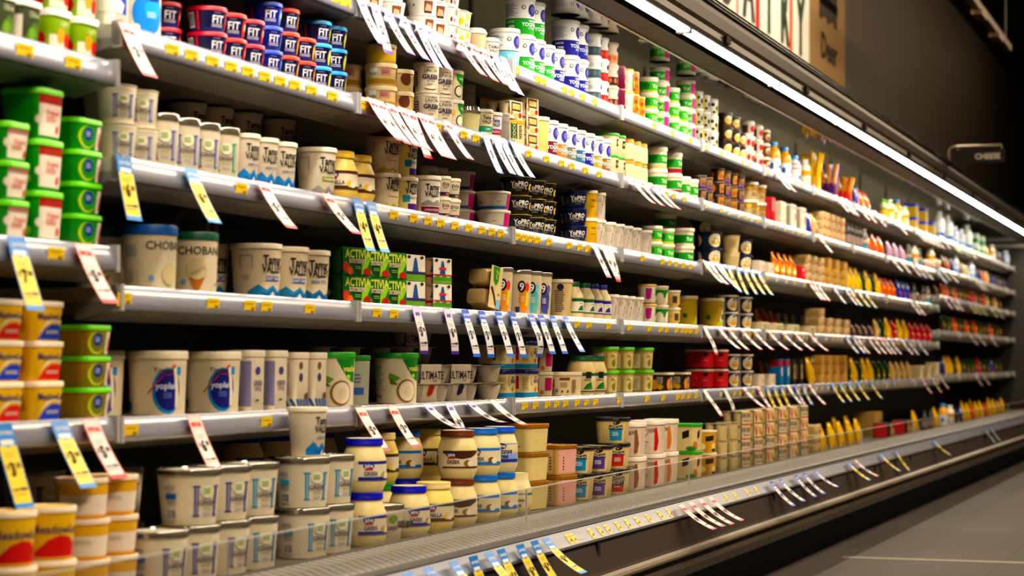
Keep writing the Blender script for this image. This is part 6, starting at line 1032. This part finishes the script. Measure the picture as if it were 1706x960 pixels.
# ================================================================== hanging price tickets (promotional talkers)
STY = {  # frame, head, body, foot, text
 'r': ('#c8202a', '#e6c2bc', '#d2c9c2', '#c8181c', 'red-edged white'), 'p': ('#5a3a8c', '#cfc4d8', '#cec7c4', '#4f2f88', 'purple-edged white'),
 'b': ('#1f55b8', '#1f55b8', '#cec9c6', '#1f62c0', 'blue-headed white'), 'y': ('#2a7cc4', '#2a7cc4', '#e6cc0a', '#2a86c8', 'blue and yellow'),
 'w': ('#b8aeb0', '#d8d0cc', '#d6cdc6', '#b84a48', 'plain white')}
TM = {}
def ticket_mesh(sty, price, ln, curl, out):
    key = (sty, price, ln, curl, out)
    if key in TM: return TM[key]
    fr_, hd, bd, ft, nm = STY[sty]; w = 6.4
    N = 14; pts = []; y, z = -.0225, .0; a = 8.0
    segl = ln / N
    for i in range(N + 1):
        s = i / N; pts.append((y, z))
        ang = R(out * (.62 + .38 * s) + curl * max(0, s - .4) * 1.6)
        y -= math.sin(ang) * segl; z -= math.cos(ang) * segl
    def wr(u, v, l):     # u across in cm, v down in cm (0 top)
        q = max(0, min(N - 1e-6, v / 100 / segl)); i = int(q); f = q - i
        yy = pts[i][0] + (pts[i + 1][0] - pts[i][0]) * f; zz = pts[i][1] + (pts[i + 1][1] - pts[i][1]) * f
        ty, tz = pts[i + 1][0] - pts[i][0], pts[i + 1][1] - pts[i][1]; m = math.hypot(ty, tz); ny, nz = tz / m, -ty / m
        o = -.00022 * (l + 1); return (u / 100, yy - ny * o, zz - nz * o)
    H = ln * 100; mb = MB(); 
    def strip(u0, u1, v0, v1, c, l):
        k = max(1, int((v1 - v0) / .9)); vs = []; fs = []
        for i in range(k + 1):
            v = v0 + (v1 - v0) * i / k; vs += [wr(u0, v, l), wr(u1, v, l)]
            if i: fs.append((2 * i - 2, 2 * i - 1, 2 * i + 1, 2 * i))
        mb.add(vs, fs, M(c, 'p'))
    def txt(s, u, v, h, c, b=.03):
        vs, fs, wd, cy = text_mesh(s, b); q = h / .72 * 1.3; u *= 1.35; mb.add([wr(u + a * q, v - (bb - cy) * q, 3) for a, bb in vs], fs, M(c, 'f'))
    strip(-w / 2, w / 2, 0, H, fr_, -1)
    strip(-w / 2 + .28, w / 2 - .28, .15, H - .2, bd, 0)
    strip(-w / 2 + .28, w / 2 - .28, .15, H * .26, hd, 1)
    strip(-w / 2 + .02, w / 2 - .02, H * .93, H, ft, 1)
    dk = '#2a2624' if sty != 'y' else '#332d08'
    if sty == 'y' or sty == 'b':
        strip(-2.2, 2.2, H * .19, H * .25, '#e4e2de', 2); strip(-.6, .6, H * .25, H * .28, hd, 2); txt('LOW PRICE', 0, H * .11, .55, '#e8eaee')
    elif sty == 'r': txt('SPECIAL', 0, H * .16, .75, '#c8302c', .05)
    elif sty == 'p': txt('SAVE', 0, H * .16, .8, '#5a3a8c', .05)
    for i in range(2): strip(-1.9, 1.7 - .6 * i, H * (.34 + .04 * i), H * (.34 + .04 * i) + .22, '#9a938c' if sty != 'y' else '#a8941a', 2)
    d, c = price.split('.')
    txt('$', -1.5, H * .50, .8, dk); txt(d, -.3 if len(d) == 1 else -.2, H * .53, 2.0 if len(d) == 1 else 1.7, dk, .06); txt(c, 1.25, H * .49, .85, dk)
    strip(-2.4, .1, H * .76, H * .76 + .42, '#5a5450' if sty != 'y' else '#5a4e10', 2); strip(.3, 2.5, H * .75, H * .75 + .6, '#2a2624', 2)
    strip(-2.4, 1.8, H * .82, H * .82 + .2, '#8a847e' if sty != 'y' else '#8a7c1a', 2)
    TM[key] = mb.mesh('price_ticket', 0); return TM[key]
TAGS = []
# (row, x of the ticket's top in the photograph, style, price, length px at that place, out angle, curl)
def tickets(row, L):
    for it in L:
        px, sty, price = it[:3]; ln = it[3] if len(it) > 3 else .14; out = it[4] if len(it) > 4 else 40; curl = it[5] if len(it) > 5 else 0
        sk = it[6] if len(it) > 6 else 0
        if row == 6: yq, zq = YT - .004, ZT + .002
        else: yq = -.0; zq = zshelf(row, X_at(px, -.02)) + .002
        y = yq - .0; X = X_at(px, yq - .02)
        o = bpy.data.objects.new('price_ticket', ticket_mesh(sty, price, ln, curl, out)); COL.objects.link(o); o.location = (X, y, zq); o.rotation_euler = (0, 0, R(sk))
        TAGS.append((row, px, sty, price, o))
tickets('A', [(208, 'r', '2.50', .125, 30, 0)]) if False else None
tickets(2, [(208, 'r', '3.50', .13, 34, 0)])
tickets('B', [(24, 'y', '7.00', .15, 24, -6), (135, 'r', '5.00', .14, 36, 0)])
tickets('C', [(2, 'y', '3.50', .17, 24, -6), (96, 'y', '3.00', .15, 36, -4), (148, 'r', '5.00', .14, 38, 0)])
tickets(1, [(598, 'p', '2.00', .145, 34), (622, 'p', '2.00', .145, 26, -14), (642, 'p', '2.00', .15, 38), (668, 'p', '2.00', .15, 38), (694, 'p', '2.00', .15, 34), (709, 'p', '2.00', .15, 36), (764, 'r', '2.00', .14, 44), (786, 'r', '2.00', .14, 42), (804, 'r', '2.00', .14, 42), (822, 'b', '2.00', .14, 36), (836, 'b', '2.50', .14, 34)])
tickets(2, [(616, 'r', '4.00', .15, 46), (630, 'r', '4.00', .15, 44), (648, 'r', '4.00', .15, 44), (668, 'r', '4.00', .15, 42), (683, 'r', '4.00', .15, 30, -10), (700, 'r', '4.00', .15, 38), (713, 'r', '4.00', .15, 38), (742, 'r', '4.00', .14, 42), (806, 'b', '3.50', .14, 28), (822, 'b', '3.50', .14, 34), (836, 'b', '3.50', .14, 34), (852, 'b', '3.50', .14, 38), (1050, 'r', '6.00', .14, 52), (1066, 'r', '6.00', .14, 52), (1082, 'r', '6.00', .14, 54), (1094, 'r', '6.00', .14, 54)])
tickets(3, [(204, 'y', '6.00', .14, 14, 0), (315, 'y', '6.00', .14, 34, 0), (435, 'r', '5.00', .14, 44, 0), (542, 'r', '5.00', .14, 50, 0), (594, 'y', '4.00', .145, 20, 0), (616, 'y', '4.00', .145, 22, 0), (988, 'w', '4.50', .14, 34, -10), (1003, 'w', '4.50', .14, 34, -10), (1014, 'w', '4.50', .14, 24, -16),
        (1172, 'w', '5.00', .13, 50), (1182, 'w', '5.00', .13, 48), (1192, 'w', '5.00', .13, 50), (1199, 'y', '4.00', .14, 44), (1211, 'y', '4.00', .14, 34), (1226, 'y', '4.00', .14, 28), (1238, 'y', '4.00', .14, 34), (1249, 'y', '4.00', .14, 38), (1261, 'y', '4.00', .14, 40)])
tickets(4, [(691, 'p', '5.00', .14, 22, -26), (743, 'p', '6.00', .14, 22, -26), (773, 'b', '3.75', .15, 24, -14), (800, 'b', '3.75', .15, 24, -24), (828, 'b', '3.75', .15, 26, -14), (852, 'b', '3.75', .15, 24, -14), (882, 'b', '3.50', .15, 34, -60), (899, 'b', '3.75', .14, 28, -14), (918, 'b', '3.75', .14, 30, -14), (940, 'b', '3.75', .14, 36, -4),
        (1172, 'w', '3.00', .14, 40, -30), (1196, 'w', '3.00', .14, 56), (1212, 'r', '3.00', .14, 54), (1234, 'r', '3.00', .14, 56), (1254, 'r', '3.00', .14, 56), (1279, 'r', '3.00', .14, 58), (1303, 'r', '3.00', .14, 58), (1323, 'r', '3.00', .14, 58), (1348, 'r', '3.00', .14, 58)])
tickets(5, [(597, 'r', '5.00', .14, 46, -14), (651, 'r', '3.00', .14, 42, 0), (708, 'p', '4.00', .14, 70, 10), (745, 'p', '4.00', .13, 44, -40), (780, 'p', '4.00', .14, 74, 14), (819, 'w', '4.00', .14, 70, 0), (320, 'r', '6.00', .14, 32, 0),
        (1172, 'w', '3.00', .14, 50, -20), (1206, 'w', '3.00', .14, 40, -60), (1238, 'r', '3.00', .14, 60), (1262, 'r', '3.00', .12, 40), (1276, 'y', '3.00', .12, 30), (1288, 'y', '3.00', .12, 30), (1300, 'y', '3.00', .12, 30), (1312, 'w', '3.00', .12, 46), (1324, 'b', '3.00', .12, 34), (1336, 'b', '3.00', .12, 34), (1347, 'r', '3.00', .14, 50)])
tickets(6, [(676, 'y', '7.00', .15, 60, 0), (710, 'y', '6.00', .15, 58, 0), (752, 'y', '7.00', .16, 56, 0), (786, 'y', '7.00', .15, 30, 0), (811, 'y', '7.50', .17, 56, 0), (832, 'y', '6.00', .15, 40, 0), (864, 'y', '6.00', .15, 38, -4), (888, 'y', '6.00', .15, 40, 0), (906, 'y', '6.00', .15, 64, 0),
        (1132, 'r', '4.00', .15, 70), (1148, 'r', '4.00', .15, 70), (1165, 'r', '4.00', .15, 68), (1181, 'r', '4.00', .15, 70), (1283, 'b', '4.00', .14, 56), (1298, 'b', '4.00', .14, 62), (1324, 'b', '4.00', .13, 56), (1338, 'b', '4.00', .13, 58), (1356, 'b', '4.00', .13, 70), (1412, 'y', '5.00', .14, 64), (1424, 'r', '5.00', .14, 70), (1466, 'y', '5.00', .14, 62), (1491, 'y', '5.00', .14, 44), (1555, 'y', '5.00', .14, 62), (1640, 'b', '5.00', .14, 44), (1649, 'b', '5.00', .14, 44)])
tickets(1, [(p, s, '3.00', .13, 46) for p, s in ((1290, 'w'), (1300, 'w'), (1392, 'r'), (1402, 'r'), (1409, 'w'), (1428, 'w'), (1440, 'w'), (1456, 'w'), (1492, 'r'), (1524, 'r'), (1532, 'w'), (1541, 'w'), (1549, 'w'), (1558, 'w'), (1567, 'r'), (1582, 'y'), (1588, 'y'), (1600, 'y'), (1612, 'y'))])
tickets(2, [(p, s, '3.00', .13, 46) for p, s in ((1363, 'r'), (1484, 'r'), (1499, 'w'), (1516, 'r'), (1526, 'b'), (1537, 'w'), (1561, 'b'), (1567, 'b'), (1580, 'y'), (1625, 'w'), (1632, 'w'))])
tickets(3, [(p, s, '3.00', .13, 44) for p, s in ((1347, 'r'), (1353, 'r'), (1360, 'r'), (1387, 'b'), (1407, 'b'), (1415, 'y'), (1428, 'y'), (1440, 'y'), (1516, 'w'), (1524, 'w'), (1571, 'r'), (1582, 'r'), (1590, 'r'), (1612, 'y'), (1620, 'y'), (1630, 'y'), (1648, 'y'), (1660, 'w'))])
tickets(4, [(p, s, '3.00', .13, 46) for p, s in ((1408, 'b'), (1420, 'b'), (1427, 'r'), (1446, 'r'), (1456, 'r'), (1466, 'r'), (1473, 'r'), (1482, 'b'), (1502, 'w'), (1512, 'b'), (1528, 'p'), (1614, 'r'), (1628, 'w'), (1648, 'r'))])
tickets(5, [(p, s, '3.00', .13, 42) for p, s in ((1385, 'y'), (1398, 'y'), (1412, 'y'), (1428, 'y'), (1450, 'y'), (1536, 'r'), (1553, 'r'), (1565, 'r'), (1623, 'r'), (1636, 'r'))])
g = {}
for q in TAGS: g.setdefault((q[0], q[2]), []).append(q)
for (row, sty), L in g.items():
    L.sort(key=lambda q: q[1])
    for i, q in enumerate(L):
        if row in ('A', 'B', 'C'): where = RN[row]
        else: where = SHN[row] if row != 6 else 'deck front edge'
        lab = f'{STY[sty][4]} price ticket hanging from the {where}' + (f', {ORD[i + 1]} such from left' if len(L) > 1 else '')
        tag(q[4], lab, 'price ticket', 'hanging price tickets')
